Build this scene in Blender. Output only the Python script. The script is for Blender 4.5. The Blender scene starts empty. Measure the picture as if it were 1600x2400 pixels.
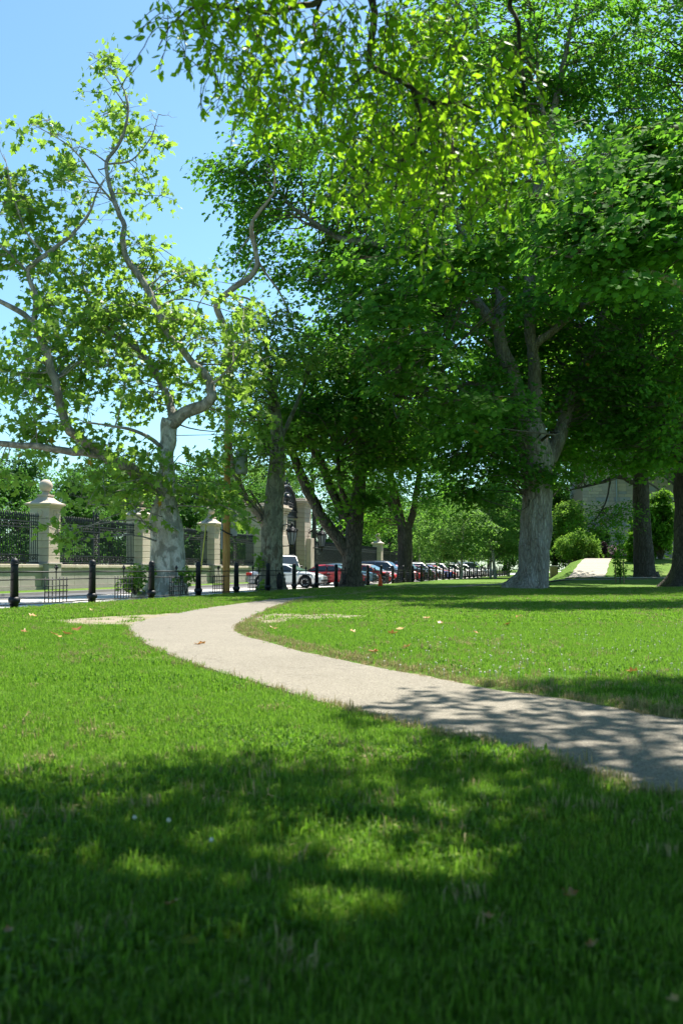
import bpy, math, random
import numpy as np
from mathutils import Vector, Matrix, noise

R = math.radians
C = bpy.context.scene.collection
SC = bpy.context.scene

# ------------------------------------------------------------------ camera, sky, sun, exposure
EYE, F = 0.86, 2333.0                      # eye height in metres, focal length in pixels of a 1600x2400 frame
PITCH = math.atan(134.0 / F)
cam = bpy.data.cameras.new('camera'); camo = bpy.data.objects.new('camera', cam); C.objects.link(camo)
camo.location = (0, 0, EYE); camo.rotation_euler = (R(90) + PITCH, 0, 0)
cam.sensor_fit = 'VERTICAL'; cam.sensor_height = 36.0; cam.lens = 35.0
cam.clip_start = 0.05; cam.clip_end = 4000
cam.dof.use_dof = True; cam.dof.focus_distance = 36.0; cam.dof.aperture_fstop = 4.0
SC.camera = camo

SUN_AZ, SUN_EL = R(34), R(61)              # to the right of the view direction, above the horizon
W = bpy.data.worlds.new('World'); SC.world = W; W.use_nodes = True
wn = W.node_tree; wn.nodes.clear()
sky = wn.nodes.new('ShaderNodeTexSky'); sky.sky_type = 'NISHITA'; sky.sun_disc = False
sky.sun_elevation = SUN_EL; sky.sun_rotation = SUN_AZ
sky.air_density = 1.0; sky.dust_density = 0.7; sky.ozone_density = 1.0; sky.altitude = 0
bgn = wn.nodes.new('ShaderNodeBackground'); bgn.inputs[1].default_value = 0.076
wo = wn.nodes.new('ShaderNodeOutputWorld')
tint = wn.nodes.new('ShaderNodeMix'); tint.data_type = 'RGBA'; tint.blend_type = 'MULTIPLY'; tint.inputs[0].default_value = 1.0; tint.inputs[7].default_value = (0.74, 1.0, 1.04, 1)   # clear maritime air, a cooler blue
wn.links.new(sky.outputs[0], tint.inputs[6]); wn.links.new(tint.outputs[2], bgn.inputs[0]); wn.links.new(bgn.outputs[0], wo.inputs[0])
sl = bpy.data.lights.new('sun', 'SUN'); sl.energy = 5.0; sl.angle = R(0.55); sl.color = (1.0, 0.94, 0.84)
so = bpy.data.objects.new('sun', sl); C.objects.link(so)
SUNV = Vector((math.sin(SUN_AZ) * math.cos(SUN_EL), math.cos(SUN_AZ) * math.cos(SUN_EL), math.sin(SUN_EL)))
so.rotation_euler = SUNV.to_track_quat('Z', 'Y').to_euler(); so.location = SUNV * 60
SC.view_settings.view_transform = 'Standard'; SC.view_settings.look = 'None'
SC.view_settings.exposure = 1.5; SC.view_settings.gamma = 1.0; SC.view_settings.use_curve_mapping = False
SC.render.engine = 'CYCLES'
SC.cycles.max_bounces = 7; SC.cycles.diffuse_bounces = 3; SC.cycles.glossy_bounces = 3
SC.cycles.transmission_bounces = 5; SC.cycles.transparent_max_bounces = 6
SC.cycles.sample_clamp_indirect = 4.0
SC.cycles.use_denoising = True

# ------------------------------------------------------------------ geometry helpers
def at(px, py, Y):
    """the point at depth Y that stands at pixel (px, py) of the 1600x2400 photograph"""
    xc, yc = (px - 800) / F, (1200 - py) / F
    cp, sp = math.cos(PITCH), math.sin(PITCH)
    rx, ry, rz = xc, cp - yc * sp, yc * cp + sp
    t = Y / ry
    return Vector((rx * t, Y, EYE + rz * t))
def gnd(px, py, z=0.0):
    xc, yc = (px - 800) / F, (1200 - py) / F
    cp, sp = math.cos(PITCH), math.sin(PITCH)
    rx, ry, rz = xc, cp - yc * sp, yc * cp + sp
    t = (z - EYE) / rz
    return Vector((rx * t, ry * t, z))
def ss(x):
    x = min(1.0, max(0.0, x)); return x * x * (3 - 2 * x)

# the street runs off at an angle: u along it, v across it (towards the lawn)
A = math.atan(600.0 / F)
UX, UY = math.sin(A), math.cos(A)
VX, VY = math.cos(A), -math.sin(A)
T_FENCE, T_WALL, T_CARS = -12.14, -26.8, -17.2
def st(s, t, z=0.0): return Vector((UX * s + VX * t, UY * s + VY * t, z))
def s_of(d, t): return (d + t * math.sin(A)) / math.cos(A)
def t_of(x, y): return x * VX + y * VY
ROAD_Z = -0.2

def ground_z(x, y):
    t = t_of(x, y)
    r = ss((x - .257 * y + 3.9) / 2.5)
    z = r * (0.36 * ss((y - 46) / 18.0) + 1.27 * ss((y - 64) / 11.0))
    z += 0.02 * noise.noise(Vector((x * 0.25, y * 0.25, 3.1)))* ss((y - 6) / 10)
    if t < T_FENCE - 0.12: z = -0.3
    return z

class MB:
    def __init__(self): self.v, self.f, self.m, self.s = [], [], [], []
    def add(self, verts, faces, mi=0, smooth=False):
        o = len(self.v); self.v.extend([tuple(p) for p in verts])
        for q in faces:
            self.f.append([i + o for i in q]); self.m.append(mi); self.s.append(smooth)
        return self
    def box(self, c, size, mi=0, rz=0.0, taper=1.0):
        x, y, z = size[0] / 2, size[1] / 2, size[2] / 2
        vs = [(-x, -y, -z), (x, -y, -z), (x, y, -z), (-x, y, -z), (-x * taper, -y * taper, z), (x * taper, -y * taper, z), (x * taper, y * taper, z), (-x * taper, y * taper, z)]
        cr, sr = math.cos(rz), math.sin(rz)
        vs = [(c[0] + a * cr - b * sr, c[1] + a * sr + b * cr, c[2] + d) for a, b, d in vs]
        return self.add(vs, [(0, 3, 2, 1), (4, 5, 6, 7), (0, 1, 5, 4), (1, 2, 6, 5), (2, 3, 7, 6), (3, 0, 4, 7)], mi)
    def cbox(self, c, size, b=0.02, mi=0):
        """box with chamfered upright and top edges"""
        x, y, z = size[0] / 2, size[1] / 2, size[2] / 2
        rings = []
        for zz, ins in ((-z, b), (-z + b, 0), (z - b, 0), (z, b)):
            X, Y = x - ins, y - ins
            k = b * 0.7
            rings.append([(X - k, -Y), (X, -Y + k), (X, Y - k), (X - k, Y), (-X + k, Y), (-X, Y - k), (-X, -Y + k), (-X + k, -Y)])
        vs, fs = [], []
        for (zz, r) in zip((-z, -z + b, z - b, z), rings):
            vs += [(c[0] + p[0], c[1] + p[1], c[2] + zz) for p in r]
        for i in range(3):
            for j in range(8):
                a, d = i * 8 + j, i * 8 + (j + 1) % 8
                fs.append((a, d, d + 8, a + 8))
        fs.append(tuple(range(7, -1, -1))); fs.append(tuple(range(24, 32)))
        return self.add(vs, fs, mi)
    def tube(self, pts, rad, n=6, mi=0, caps=True, smooth=True, wob=None, up=None):
        pts = [Vector(p) for p in pts]
        if not isinstance(rad, (list, tuple)): rad = [rad] * len(pts)
        vs, fs = [], []
        ref = None
        for i, p in enumerate(pts):
            d = (pts[min(i + 1, len(pts) - 1)] - pts[max(i - 1, 0)])
            if d.length < 1e-9: d = Vector((0, 0, 1))
            d.normalize()
            if ref is None:
                ref = Vector((1, 0, 0)) if abs(d.x) < 0.9 else Vector((0, 1, 0))
            a = (ref - d * ref.dot(d)).normalized(); ref = a; b = d.cross(a)
            for k in range(n):
                th = 2 * math.pi * k / n
                r = rad[i] * (wob(th, i, p) if wob else 1.0)
                vs.append(p + (a * math.cos(th) + b * math.sin(th)) * r)
        for i in range(len(pts) - 1):
            for k in range(n):
                q = (k + 1) % n
                fs.append((i * n + k, i * n + q, (i + 1) * n + q, (i + 1) * n + k))
        if caps:
            fs.append(tuple(range(n - 1, -1, -1))); fs.append(tuple(range((len(pts) - 1) * n, len(pts) * n)))
        return self.add(vs, fs, mi, smooth)
    def lathe(self, prof, n=12, c=(0, 0, 0), mi=0, smooth=True, sq=False):
        vs, fs = [], []
        off = math.pi / 4 if sq else 0
        for r, z in prof:
            for k in range(n):
                th = 2 * math.pi * k / n + off
                vs.append((c[0] + r * math.cos(th), c[1] + r * math.sin(th), c[2] + z))
        for i in range(len(prof) - 1):
            for k in range(n):
                q = (k + 1) % n
                fs.append((i * n + k, i * n + q, (i + 1) * n + q, (i + 1) * n + k))
        fs.append(tuple(range(n - 1, -1, -1))); fs.append(tuple(range((len(prof) - 1) * n, len(prof) * n)))
        return self.add(vs, fs, mi, smooth)
    def ball(self, c, r, n=10, m=6, mi=0, sz=1.0):
        return self.lathe([(max(0.001, r * math.sin(math.pi * i / m)), -r * sz * math.cos(math.pi * i / m)) for i in range(m + 1)], n, c, mi)
    def mesh(self, name, mats):
        me = bpy.data.meshes.new(name)
        me.from_pydata(self.v, [], self.f)
        for m in (mats if isinstance(mats, (list, tuple)) else [mats]): me.materials.append(m)
        me.polygons.foreach_set('material_index', self.m)
        me.polygons.foreach_set('use_smooth', self.s)
        me.update()
        return me
    def build(self, name, mats, parent=None, loc=None):
        return link(name, self.mesh(name, mats), parent, loc)

def link(name, me, parent=None, loc=None, rz=0.0):
    o = bpy.data.objects.new(name, me); C.objects.link(o)
    if parent is not None: o.parent = parent
    if loc is not None: o.location = loc
    if rz: o.rotation_euler = (0, 0, rz)
    return o
def tag(o, label=None, cat=None, group=None, kind=None):
    if label: o['label'] = label
    if cat: o['category'] = cat
    if group: o['group'] = group
    if kind: o['kind'] = kind
    return o
def thing(name, label, cat, loc=(0, 0, 0), rz=0.0, group=None):
    return tag(link(name, None, None, loc, rz), label, cat, group)
KIDS = {}
def copy_tree(o, kids, parent=None):
    c = o.copy(); C.objects.link(c)
    if parent is not None: c.parent = parent
    for ch in kids.get(o.name, []): copy_tree(ch, kids, c)
    return c
def kids_map():
    k = {}
    for o in bpy.data.objects:
        if o.parent: k.setdefault(o.parent.name, []).append(o)
    return k
def smooth_path(pts, n=4):
    """Catmull-Rom through points of any dimension"""
    P = [np.array(p, float) for p in pts]
    P = [2 * P[0] - P[1]] + P + [2 * P[-1] - P[-2]]
    out = []
    for i in range(1, len(P) - 2):
        for k in range(n):
            t = k / n
            a, b, c, d = P[i - 1], P[i], P[i + 1], P[i + 2]
            out.append(0.5 * ((2 * b) + (-a + c) * t + (2 * a - 5 * b + 4 * c - d) * t * t + (-a + 3 * b - 3 * c + d) * t ** 3))
    out.append(P[-2])
    return out

# ------------------------------------------------------------------ materials
class NT:
    def __init__(self, name):
        self.mat = bpy.data.materials.new(name); self.mat.use_nodes = True
        self.t = self.mat.node_tree; self.t.nodes.clear()
        self.out = self.t.nodes.new('ShaderNodeOutputMaterial')
    def n(self, typ, **kw):
        nd = self.t.nodes.new(typ)
        for k, v in kw.items():
            if k.startswith('i_'):
                key = k[2:]
                key = int(key) if key.isdigit() else key.replace('_', ' ')
                if isinstance(v, bpy.types.NodeSocket): self.t.links.new(v, nd.inputs[key])
                else: nd.inputs[key].default_value = v
            else: setattr(nd, k, v)
        return nd
    def coord(self, which='Object', scale=None):
        c = self.n('ShaderNodeTexCoord').outputs[which]
        if scale is not None:
            return self.n('ShaderNodeMapping', i_Vector=c, i_Scale=scale).outputs[0]
        return c
    def pos(self): return self.n('ShaderNodeNewGeometry').outputs['Position']
    def noise(self, vec, scale, detail=4.0, rough=0.55, dist=0.0):
        return self.n('ShaderNodeTexNoise', i_Vector=vec, i_Scale=scale, i_Detail=detail, i_Roughness=rough, i_Distortion=dist).outputs[0]
    def ramp(self, fac, stops, interp='LINEAR'):
        nd = self.n('ShaderNodeValToRGB', i_Fac=fac); cr = nd.color_ramp; cr.interpolation = interp
        while len(cr.elements) < len(stops): cr.elements.new(0.5)
        for e, (p, c) in zip(cr.elements, stops):
            e.position = p; e.color = (c[0], c[1], c[2], 1) if not isinstance(c, float) else (c, c, c, 1)
        return nd.outputs[0]
    def mix(self, fac, a, b, mode='MIX'):
        nd = self.n('ShaderNodeMix', data_type='RGBA', blend_type=mode)
        for sock, v in ((nd.inputs[0], fac), (nd.inputs[6], a), (nd.inputs[7], b)):
            if isinstance(v, bpy.types.NodeSocket): self.t.links.new(v, sock)
            else: sock.default_value = v if isinstance(v, float) else (v[0], v[1], v[2], 1)
        return nd.outputs[2]
    def math(self, op, a, b=0.0):
        nd = self.n('ShaderNodeMath', operation=op)
        for k, v in ((0, a), (1, b)):
            if isinstance(v, bpy.types.NodeSocket): self.t.links.new(v, nd.inputs[k])
            else: nd.inputs[k].default_value = v
        return nd.outputs[0]
    def bump(self, h, strength=0.4, dist=0.02):
        return self.n('ShaderNodeBump', i_Height=h, i_Strength=strength, i_Distance=dist).outputs[0]
    def pbr(self, col, rough=0.8, normal=None, metal=0.0, spec=0.4, coat=0.0):
        nd = self.n('ShaderNodeBsdfPrincipled')
        for key, v in (('Base Color', col), ('Roughness', rough), ('Metallic', metal), ('Specular IOR Level', spec), ('Coat Weight', coat)):
            if isinstance(v, bpy.types.NodeSocket): self.t.links.new(v, nd.inputs[key])
            elif isinstance(v, (tuple, list)): nd.inputs[key].default_value = (v[0], v[1], v[2], 1)
            else: nd.inputs[key].default_value = v
        if normal is not None: self.t.links.new(normal, nd.inputs['Normal'])
        return nd.outputs[0]
    def done(self, sh): self.t.links.new(sh, self.out.inputs[0]); return self.mat

def simple(name, col, rough=0.6, metal=0.0, var=0.15, scale=6.0, bump=0.0, coat=0.0, spec=0.4):
    t = NT(name); c = t.coord()
    f = t.noise(c, scale)
    cc = t.mix(f, tuple(x * (1 - var) for x in col), tuple(min(1, x * (1 + var)) for x in col))
    return t.done(t.pbr(cc, rough, t.bump(t.noise(c, scale * 8), bump, 0.01) if bump else None, metal, spec, coat))

def leaf_mat(name, stops, trans=(0.18, 0.34, 0.03), tw=0.45, rough=0.42, spec=0.35):
    """a leaf: colour from a random number stored on each leaf, light passes through the blade"""
    t = NT(name)
    a = t.n('ShaderNodeAttribute', attribute_name='rnd').outputs['Fac']
    col = t.ramp(a, stops)
    p = t.pbr(col, rough, None, 0, spec)
    tc = t.mix(0.55, col, trans)
    tl = t.n('ShaderNodeBsdfTranslucent', i_Color=tc).outputs[0]
    return t.done(t.n('ShaderNodeMixShader', i_0=tw, i_1=p, i_2=tl).outputs[0])

M = {}
M['maple'] = leaf_mat('maple_leaf', [(0, (.028, .095, .018)), (.5, (.062, .165, .026)), (.9, (.108, .235, .036)), (.985, (.14, .23, .035)), (1, (.28, .13, .02))], (.24, .58, .03), .47, .65, .03)
M['maple_far'] = leaf_mat('far_leaf', [(0, (.024, .075, .018)), (.6, (.050, .135, .028)), (1, (.09, .19, .038))], (.16, .40, .045), .44, .6, .12)
M['light_leaf'] = leaf_mat('young_leaf', [(0, (.055, .14, .03)), (.6, (.10, .215, .04)), (1, (.16, .28, .06))], (.28, .54, .07), .46, .6, .12)
M['sycamore'] = leaf_mat('sycamore_leaf', [(0, (.055, .14, .018)), (.45, (.11, .23, .028)), (.8, (.18, .30, .05)), (.95, (.24, .32, .10)), (.985, (.20, .22, .03)), (1, (.36, .17, .02))], (.42, .68, .07), .50, .45, .20)
M['birch'] = leaf_mat('overhead_leaf', [(0, (.06, .15, .010)), (.5, (.11, .235, .013)), (1, (.18, .30, .02))], (.44, .80, .022), .62, .45, .2)
M['conifer'] = leaf_mat('arborvitae_spray', [(0, (.03, .10, .012)), (.6, (.07, .19, .02)), (1, (.12, .26, .03))], (.26, .50, .03), .42, .6, .05)
M['privet'] = leaf_mat('privet_leaf', [(0, (.055, .14, .022)), (.6, (.10, .21, .035)), (1, (.17, .28, .05))], (.28, .50, .05), .45, .6, .05)
M['purple'] = leaf_mat('purple_leaf', [(0, (.035, .018, .022)), (.6, (.07, .03, .035)), (1, (.10, .05, .04))], (.16, .05, .05), .3)
M['petal'] = leaf_mat('rhododendron_petal', [(0, (.55, .20, .42)), (.5, (.70, .36, .58)), (1, (.80, .58, .72))], (.7, .4, .6), .3)
M['dead'] = leaf_mat('fallen_leaf', [(0, (.22, .085, .025)), (.5, (.36, .17, .05)), (1, (.50, .32, .13))], (.4, .2, .05), .15)
M['blade'] = leaf_mat('grass_blade', [(0, (.028, .092, .007)), (.45, (.080, .175, .015)), (.82, (.145, .245, .034)), (.93, (.22, .28, .06)), (1, (.44, .39, .18))], (.27, .56, .036), .46, .5, .12)
M['dry_blade'] = leaf_mat('dry_grass_blade', [(0, (.09, .15, .03)), (.3, (.26, .22, .09)), (1, (.46, .36, .19))], (.4, .34, .14), .25, .6, .2)
M['clover'] = leaf_mat('clover_head', [(0, (.55, .55, .42)), (1, (.80, .78, .70))], (.7, .7, .6), .2)

def bark(name, stops, scale=(1, 1, .35), ns=5.0, patch=0.0, bumps=.7, ridge=False):
    t = NT(name); c = t.coord('Object', scale)
    big = t.noise(c, ns, 6, .62, .6)
    col = t.ramp(big, stops)
    fine = t.noise(c, ns * 7, 5, .65)
    col = t.mix(.55, col, t.ramp(fine, [(.25, (.35, .35, .34)), (.75, (1.25, 1.22, 1.18))]), 'MULTIPLY')
    h = fine
    if patch:
        p = t.ramp(t.noise(t.coord('Object', (1, 1, .6)), patch, 3, .5, .4), [(.52, 0.0), (.57, 1.0)])
        col = t.mix(p, col, t.mix(.6, col, (.13, .13, .10)))
        h = t.math('ADD', fine, t.math('MULTIPLY', p, -.6))
    if ridge:
        w = t.n('ShaderNodeTexVoronoi', feature='DISTANCE_TO_EDGE', i_Vector=t.n('ShaderNodeVectorMath', operation='ADD', i_0=t.coord('Object', (7, 7, 1.5)), i_1=t.n('ShaderNodeTexNoise', i_Vector=c, i_Scale=3.0, i_Detail=3.0).outputs[1]).outputs[0], i_Scale=1.6, i_Randomness=1.0).outputs['Distance']
        crack = t.ramp(w, [(.0, 0.0), (.16, 1.0)])
        col = t.mix(t.math('MULTIPLY', t.math('SUBTRACT', 1.0, crack), .6 * ridge), col, (.035, .03, .025))
        h = t.math('ADD', t.math('MULTIPLY', crack, 1.2), t.math('MULTIPLY', fine, .5))
    return t.done(t.pbr(col, .92, t.bump(h, bumps, .05), 0, .15))
M['bark_syc'] = bark('sycamore_bark', [(.30, (.26, .245, .19)), (.48, (.46, .45, .385)), (.62, (.60, .585, .52)), (.78, (.47, .43, .345))], (1, 1, .45), 3.2, 4.5)
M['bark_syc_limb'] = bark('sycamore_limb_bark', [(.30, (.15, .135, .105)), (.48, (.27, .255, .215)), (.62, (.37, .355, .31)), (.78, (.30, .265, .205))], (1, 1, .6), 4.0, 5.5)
M['bark_syc2'] = bark('old_sycamore_bark', [(.30, (.07, .058, .042)), (.42, (.18, .155, .11)), (.52, (.34, .335, .25)), (.64, (.22, .20, .15)), (.78, (.46, .40, .29))], (1, 1, .5), 4.2, 4.0)
M['bark_bare'] = bark('bare_limb_bark', [(.3, (.30, .20, .14)), (.55, (.44, .34, .26)), (.75, (.52, .45, .37))], (1, 1, 1), 3.0)
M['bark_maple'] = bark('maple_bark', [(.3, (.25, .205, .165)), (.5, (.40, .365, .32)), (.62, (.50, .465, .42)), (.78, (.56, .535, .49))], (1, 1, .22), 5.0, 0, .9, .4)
M['bark_maple_shaded'] = bark('maple_bark_shaded', [(.3, (.18, .15, .12)), (.55, (.30, .27, .235)), (.75, (.40, .37, .33))], (1, 1, .3), 5.0, 0, .8, .4)  # darker copy of the maple bark; the crown's shade is put into its colour
M['bark_ridge'] = bark('ridged_bark', [(.3, (.12, .10, .075)), (.6, (.20, .175, .135)), (.8, (.27, .245, .19))], (1, 1, .25), 4.0, 0, .9, True)
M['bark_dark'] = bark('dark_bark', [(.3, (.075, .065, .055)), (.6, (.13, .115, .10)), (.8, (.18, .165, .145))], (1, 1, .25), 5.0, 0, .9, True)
M['twig'] = bark('twig_bark', [(.3, (.09, .08, .06)), (.6, (.16, .14, .11)), (.8, (.22, .20, .16))], (1, 1, 1), 6.0)
M['hollow'] = simple('tree_hollow', (.012, .010, .008), .95)

def m_lawn():
    t = NT('lawn_soil'); p = t.pos()
    big = t.noise(p, .22, 4, .6); mid = t.noise(p, 1.7, 5, .6); fine = t.noise(t.n('ShaderNodeMapping', i_Vector=p, i_Scale=(1, .6, 1)).outputs[0], 30, 4, .7)
    col = t.ramp(fine, [(.28, (.026, .075, .006)), (.5, (.070, .150, .010)), (.72, (.15, .23, .025))])
    dry = t.ramp(t.math('ADD', t.math('MULTIPLY', big, .6), t.math('MULTIPLY', mid, .4)), [(.50, 0.0), (.66, 1.0)])
    col = t.mix(t.math('MULTIPLY', dry, .55), col, (.17, .19, .055))
    return t.done(t.pbr(col, .9, t.bump(fine, .9, .06), 0, .15))
M['lawn'] = m_lawn()
def m_path():
    t = NT('path_asphalt'); p = t.pos()
    sp = t.n('ShaderNodeTexVoronoi', i_Vector=p, i_Scale=140.0).outputs['Color']
    spv = t.n('ShaderNodeSeparateColor', i_0=sp).outputs[0]
    fine = t.noise(p, 60, 5, .7); big = t.noise(p, .9, 5, .6)
    col = t.ramp(spv, [(.0, (.118, .106, .084)), (.35, (.182, .167, .137)), (.8, (.226, .208, .172)), (1, (.31, .286, .24))])
    col = t.mix(.35, col, t.ramp(big, [(.3, (.72, .70, .66)), (.7, (1.12, 1.1, 1.06))]), 'MULTIPLY')
    stain = t.ramp(t.noise(p, 2.6, 6, .7, .8), [(.60, 0.0), (.72, 1.0)])
    col = t.mix(t.math('MULTIPLY', stain, .4), col, (.11, .095, .075))
    crack = t.ramp(t.n('ShaderNodeTexVoronoi', feature='DISTANCE_TO_EDGE', i_Vector=t.n('ShaderNodeVectorMath', operation='ADD', i_0=p, i_1=t.n('ShaderNodeTexNoise', i_Vector=p, i_Scale=3.0, i_Detail=4.0).outputs[1]).outputs[0], i_Scale=.33).outputs['Distance'], [(.0, 1.0), (.006, 0.0)])
    col = t.mix(t.math('MULTIPLY', crack, .55), col, (.10, .09, .075))
    return t.done(t.pbr(col, .95, t.bump(t.math('ADD', fine, spv), .5, .006), 0, .15))
M['path'] = m_path()
def m_dirt():
    t = NT('worn_dirt'); p = t.pos()
    f = t.noise(p, 22, 5, .7); b = t.noise(p, 2.2, 4, .6)
    col = t.ramp(f, [(.3, (.14, .115, .08)), (.55, (.25, .215, .165)), (.75, (.35, .315, .25))])
    col = t.mix(t.ramp(b, [(.5, 0.0), (.62, .6)]), col, (.14, .15, .05))
    return t.done(t.pbr(col, .97, t.bump(f, .8, .02), 0, .1))
M['dirt'] = m_dirt()
def m_road(name, a, b, sc=2.0):
    t = NT(name); p = t.pos()
    f = t.noise(p, 40, 4, .7); g = t.noise(t.n('ShaderNodeMapping', i_Vector=p, i_Rotation=(0, 0, A), i_Scale=(1.2, .12, 1)).outputs[0], sc, 5, .6)
    col = t.mix(g, a, b); col = t.mix(.3, col, t.ramp(f, [(.3, (.75, .75, .75)), (.7, (1.1, 1.1, 1.1))]), 'MULTIPLY')
    return t.done(t.pbr(col, .95, t.bump(f, .3, .005), 0, .15))
M['road'] = m_road('pale_road', (.42, .405, .38), (.52, .50, .47))
M['asphalt'] = m_road('grey_asphalt', (.085, .085, .09), (.13, .13, .135))
M['kerb'] = m_road('granite_kerb', (.24, .235, .225), (.34, .33, .32), 8)
M['concrete'] = m_road('pale_concrete', (.28, .258, .215), (.35, .32, .27), 4)
def m_stone(name, a, b, sc=9.0):
    t = NT(name); c = t.coord()
    f = t.noise(c, sc, 6, .65); g = t.noise(c, 1.2, 3); fine = t.noise(c, 60, 3, .7)
    r = t.n('ShaderNodeObjectInfo').outputs['Random']
    col = t.mix(f, a, b)
    col = t.mix(.5, col, t.ramp(r, [(0, (.84, .82, .80)), (1, (1.1, 1.08, 1.05))]), 'MULTIPLY')
    col = t.mix(t.math('MULTIPLY', t.ramp(g, [(.52, 0.0), (.7, 1.0)]), .25), col, (.17, .15, .13))
    return t.done(t.pbr(col, .9, t.bump(t.math('ADD', f, fine), .35, .02), 0, .2))
M['limestone'] = m_stone('limestone', (.45, .39, .32), (.57, .50, .42))
M['wall_stone'] = m_stone('wall_base_stone', (.30, .285, .26), (.40, .38, .35), 3)
M['build_a'] = m_stone('brown_ashlar', (.40, .33, .28), (.48, .41, .36), 5)
M['build_b'] = m_stone('grey_ashlar', (.31, .30, .32), (.38, .37, .39), 5)
M['build_c'] = m_stone('tan_ashlar', (.47, .38, .29), (.54, .45, .36), 5)
M['mortar'] = simple('mortar', (.34, .295, .26), .95)
M['iron'] = simple('black_iron', (.008, .009, .012), .52, 0, .3, 20, .12, 0, .3)
M['iron_blue'] = simple('wrought_iron', (.011, .014, .022), .52, 0, .3, 12, .1, 0, .5)
M['pole'] = bark('pole_wood', [(.3, (.42, .21, .065)), (.55, (.58, .32, .11)), (.75, (.66, .40, .16))], (1, 1, .12), 9.0)
M['yellow'] = simple('yellow_guard', (.62, .52, .09), .5)
M['greymetal'] = simple('grey_metal', (.34, .36, .37), .5, .4)
M['glass'] = simple('car_glass', (.018, .026, .032), .06, 0, .1, 2, 0, 0, .8)
M['lampglass'] = simple('lamp_glass', (.17, .20, .24), .25, 0, .15)
M['tyre'] = simple('tyre_rubber', (.018, .018, .018), .85)
M['rim'] = simple('alloy_rim', (.50, .51, .53), .32, .7)
M['trim'] = simple('black_trim', (.015, .015, .016), .5)
M['headlamp'] = simple('headlamp_lens', (.62, .64, .66), .12, 0, .1, 3, 0, .5)
M['tail'] = simple('tail_lens', (.42, .012, .012), .2, 0, .1, 3, 0, .5)
M['chrome'] = simple('chrome_strip', (.55, .56, .57), .2, .8)
M['plate'] = simple('number_plate', (.62, .64, .66), .5)
M['cone'] = simple('cone_orange', (.85, .10, .015), .5)
M['white'] = simple('white_band', (.75, .75, .73), .55)
M['stake'] = simple('stake_wood', (.33, .25, .16), .9, 0, .3, 10)
M['brickwall'] = simple('brick_face', (.34, .22, .13), .9, 0, .3, 8, .3)
M['winglass'] = simple('window_glass', (.03, .04, .05), .08)
def paint(name, col, metal=.0, rough=.28): return simple(name, col, rough, metal, .04, 2, 0, .6, .5)
PAINT = {k: paint('paint_' + k, c, m) for k, c, m in (
    ('silver', (.55, .57, .60), .35), ('white', (.78, .78, .77), 0), ('red', (.52, .018, .022), 0), ('tan', (.36, .28, .19), .2), ('black', (.012, .013, .015), 0),
    ('blue', (.018, .05, .26), .1), ('grey', (.18, .19, .20), .3), ('navy', (.02, .03, .06), .1), ('darkred', (.28, .015, .02), .1))}

# ------------------------------------------------------------------ the ground
def grid_obj(name, xs, ys, zf, mat, keep=None):
    vs, fs, idx = [], [], {}
    for j, y in enumerate(ys):
        for i, x in enumerate(xs): vs.append((x, y, zf(x, y)))
    n = len(xs)
    for j in range(len(ys) - 1):
        for i in range(n - 1):
            fs.append((j * n + i, j * n + i + 1, (j + 1) * n + i + 1, (j + 1) * n + i))
    m = MB(); m.add(vs, fs, 0, True)
    return tag(m.build(name, mat), kind='structure')
# lawn: u-v sheet on the park side of the fence, out to the horizon
def lawn():
    vs, fs = [], []
    ts = [T_FENCE - .06] + list(np.arange(-11.6, 40, .8)) + [45, 55, 70, 100, 160, 300, 600, 1200]
    svals = [-60, -20] + list(np.arange(-6, 105, .9)) + [110, 120, 140, 170, 220, 320, 500, 900, 1500]
    for s in svals:
        for t in ts:
            p = st(s, t); vs.append((p.x, p.y, ground_z(p.x, p.y)))
    n = len(ts)
    for j in range(len(svals) - 1):
        for i in range(n - 1): fs.append((j * n + i, j * n + i + 1, (j + 1) * n + i + 1, (j + 1) * n + i))
    m = MB(); m.add(vs, fs, 0, True); return tag(m.build('lawn', M['lawn']), kind='structure')
lawn()
def strip(name, t0, t1, z, mat, s0=-40, s1=1500, n=24):
    m = MB(); vs, fs = [], []
    sv = [s0 + (s1 - s0) * (i / n) ** 2 for i in range(n + 1)]
    for s in sv:
        for t in (t0, t1): vs.append(st(s, t, z))
    for i in range(n): fs.append((2 * i, 2 * i + 1, 2 * i + 3, 2 * i + 2))
    m.add(vs, fs); return tag(m.build(name, mat), kind='structure')
strip('road', -19.75, T_FENCE - .2, ROAD_Z, M['road'])
strip('pavement', -22.4, -19.95, ROAD_Z + .0, M['asphalt'])
strip('verge', T_WALL + .4, -22.55, ROAD_Z + .05, M['lawn'])
strip('estate_ground', -900, T_WALL - .4, ROAD_Z + .02, M['lawn'])
def kerb(t, w, z0, z1, name='kerb'):
    m = MB()
    vs, fs = [], []
    for s in (-40, 20, 60, 100, 200, 400, 800):
        vs += [st(s, t - w / 2, z0), st(s, t - w / 2, z1), st(s, t + w / 2, z1), st(s, t + w / 2, z0)]
    for i in range(6):
        for k in range(3): fs.append((4 * i + k, 4 * i + k + 1, 4 * i + 5 + k, 4 * i + 4 + k))
    m.add(vs, fs); return tag(m.build(name, M['kerb']), kind='structure')
kerb(T_FENCE - .13, .14, -.35, -.012); kerb(-22.475, .15, -.35, -.09); kerb(-19.85, .2, -.35, -.165, 'gutter')

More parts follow.
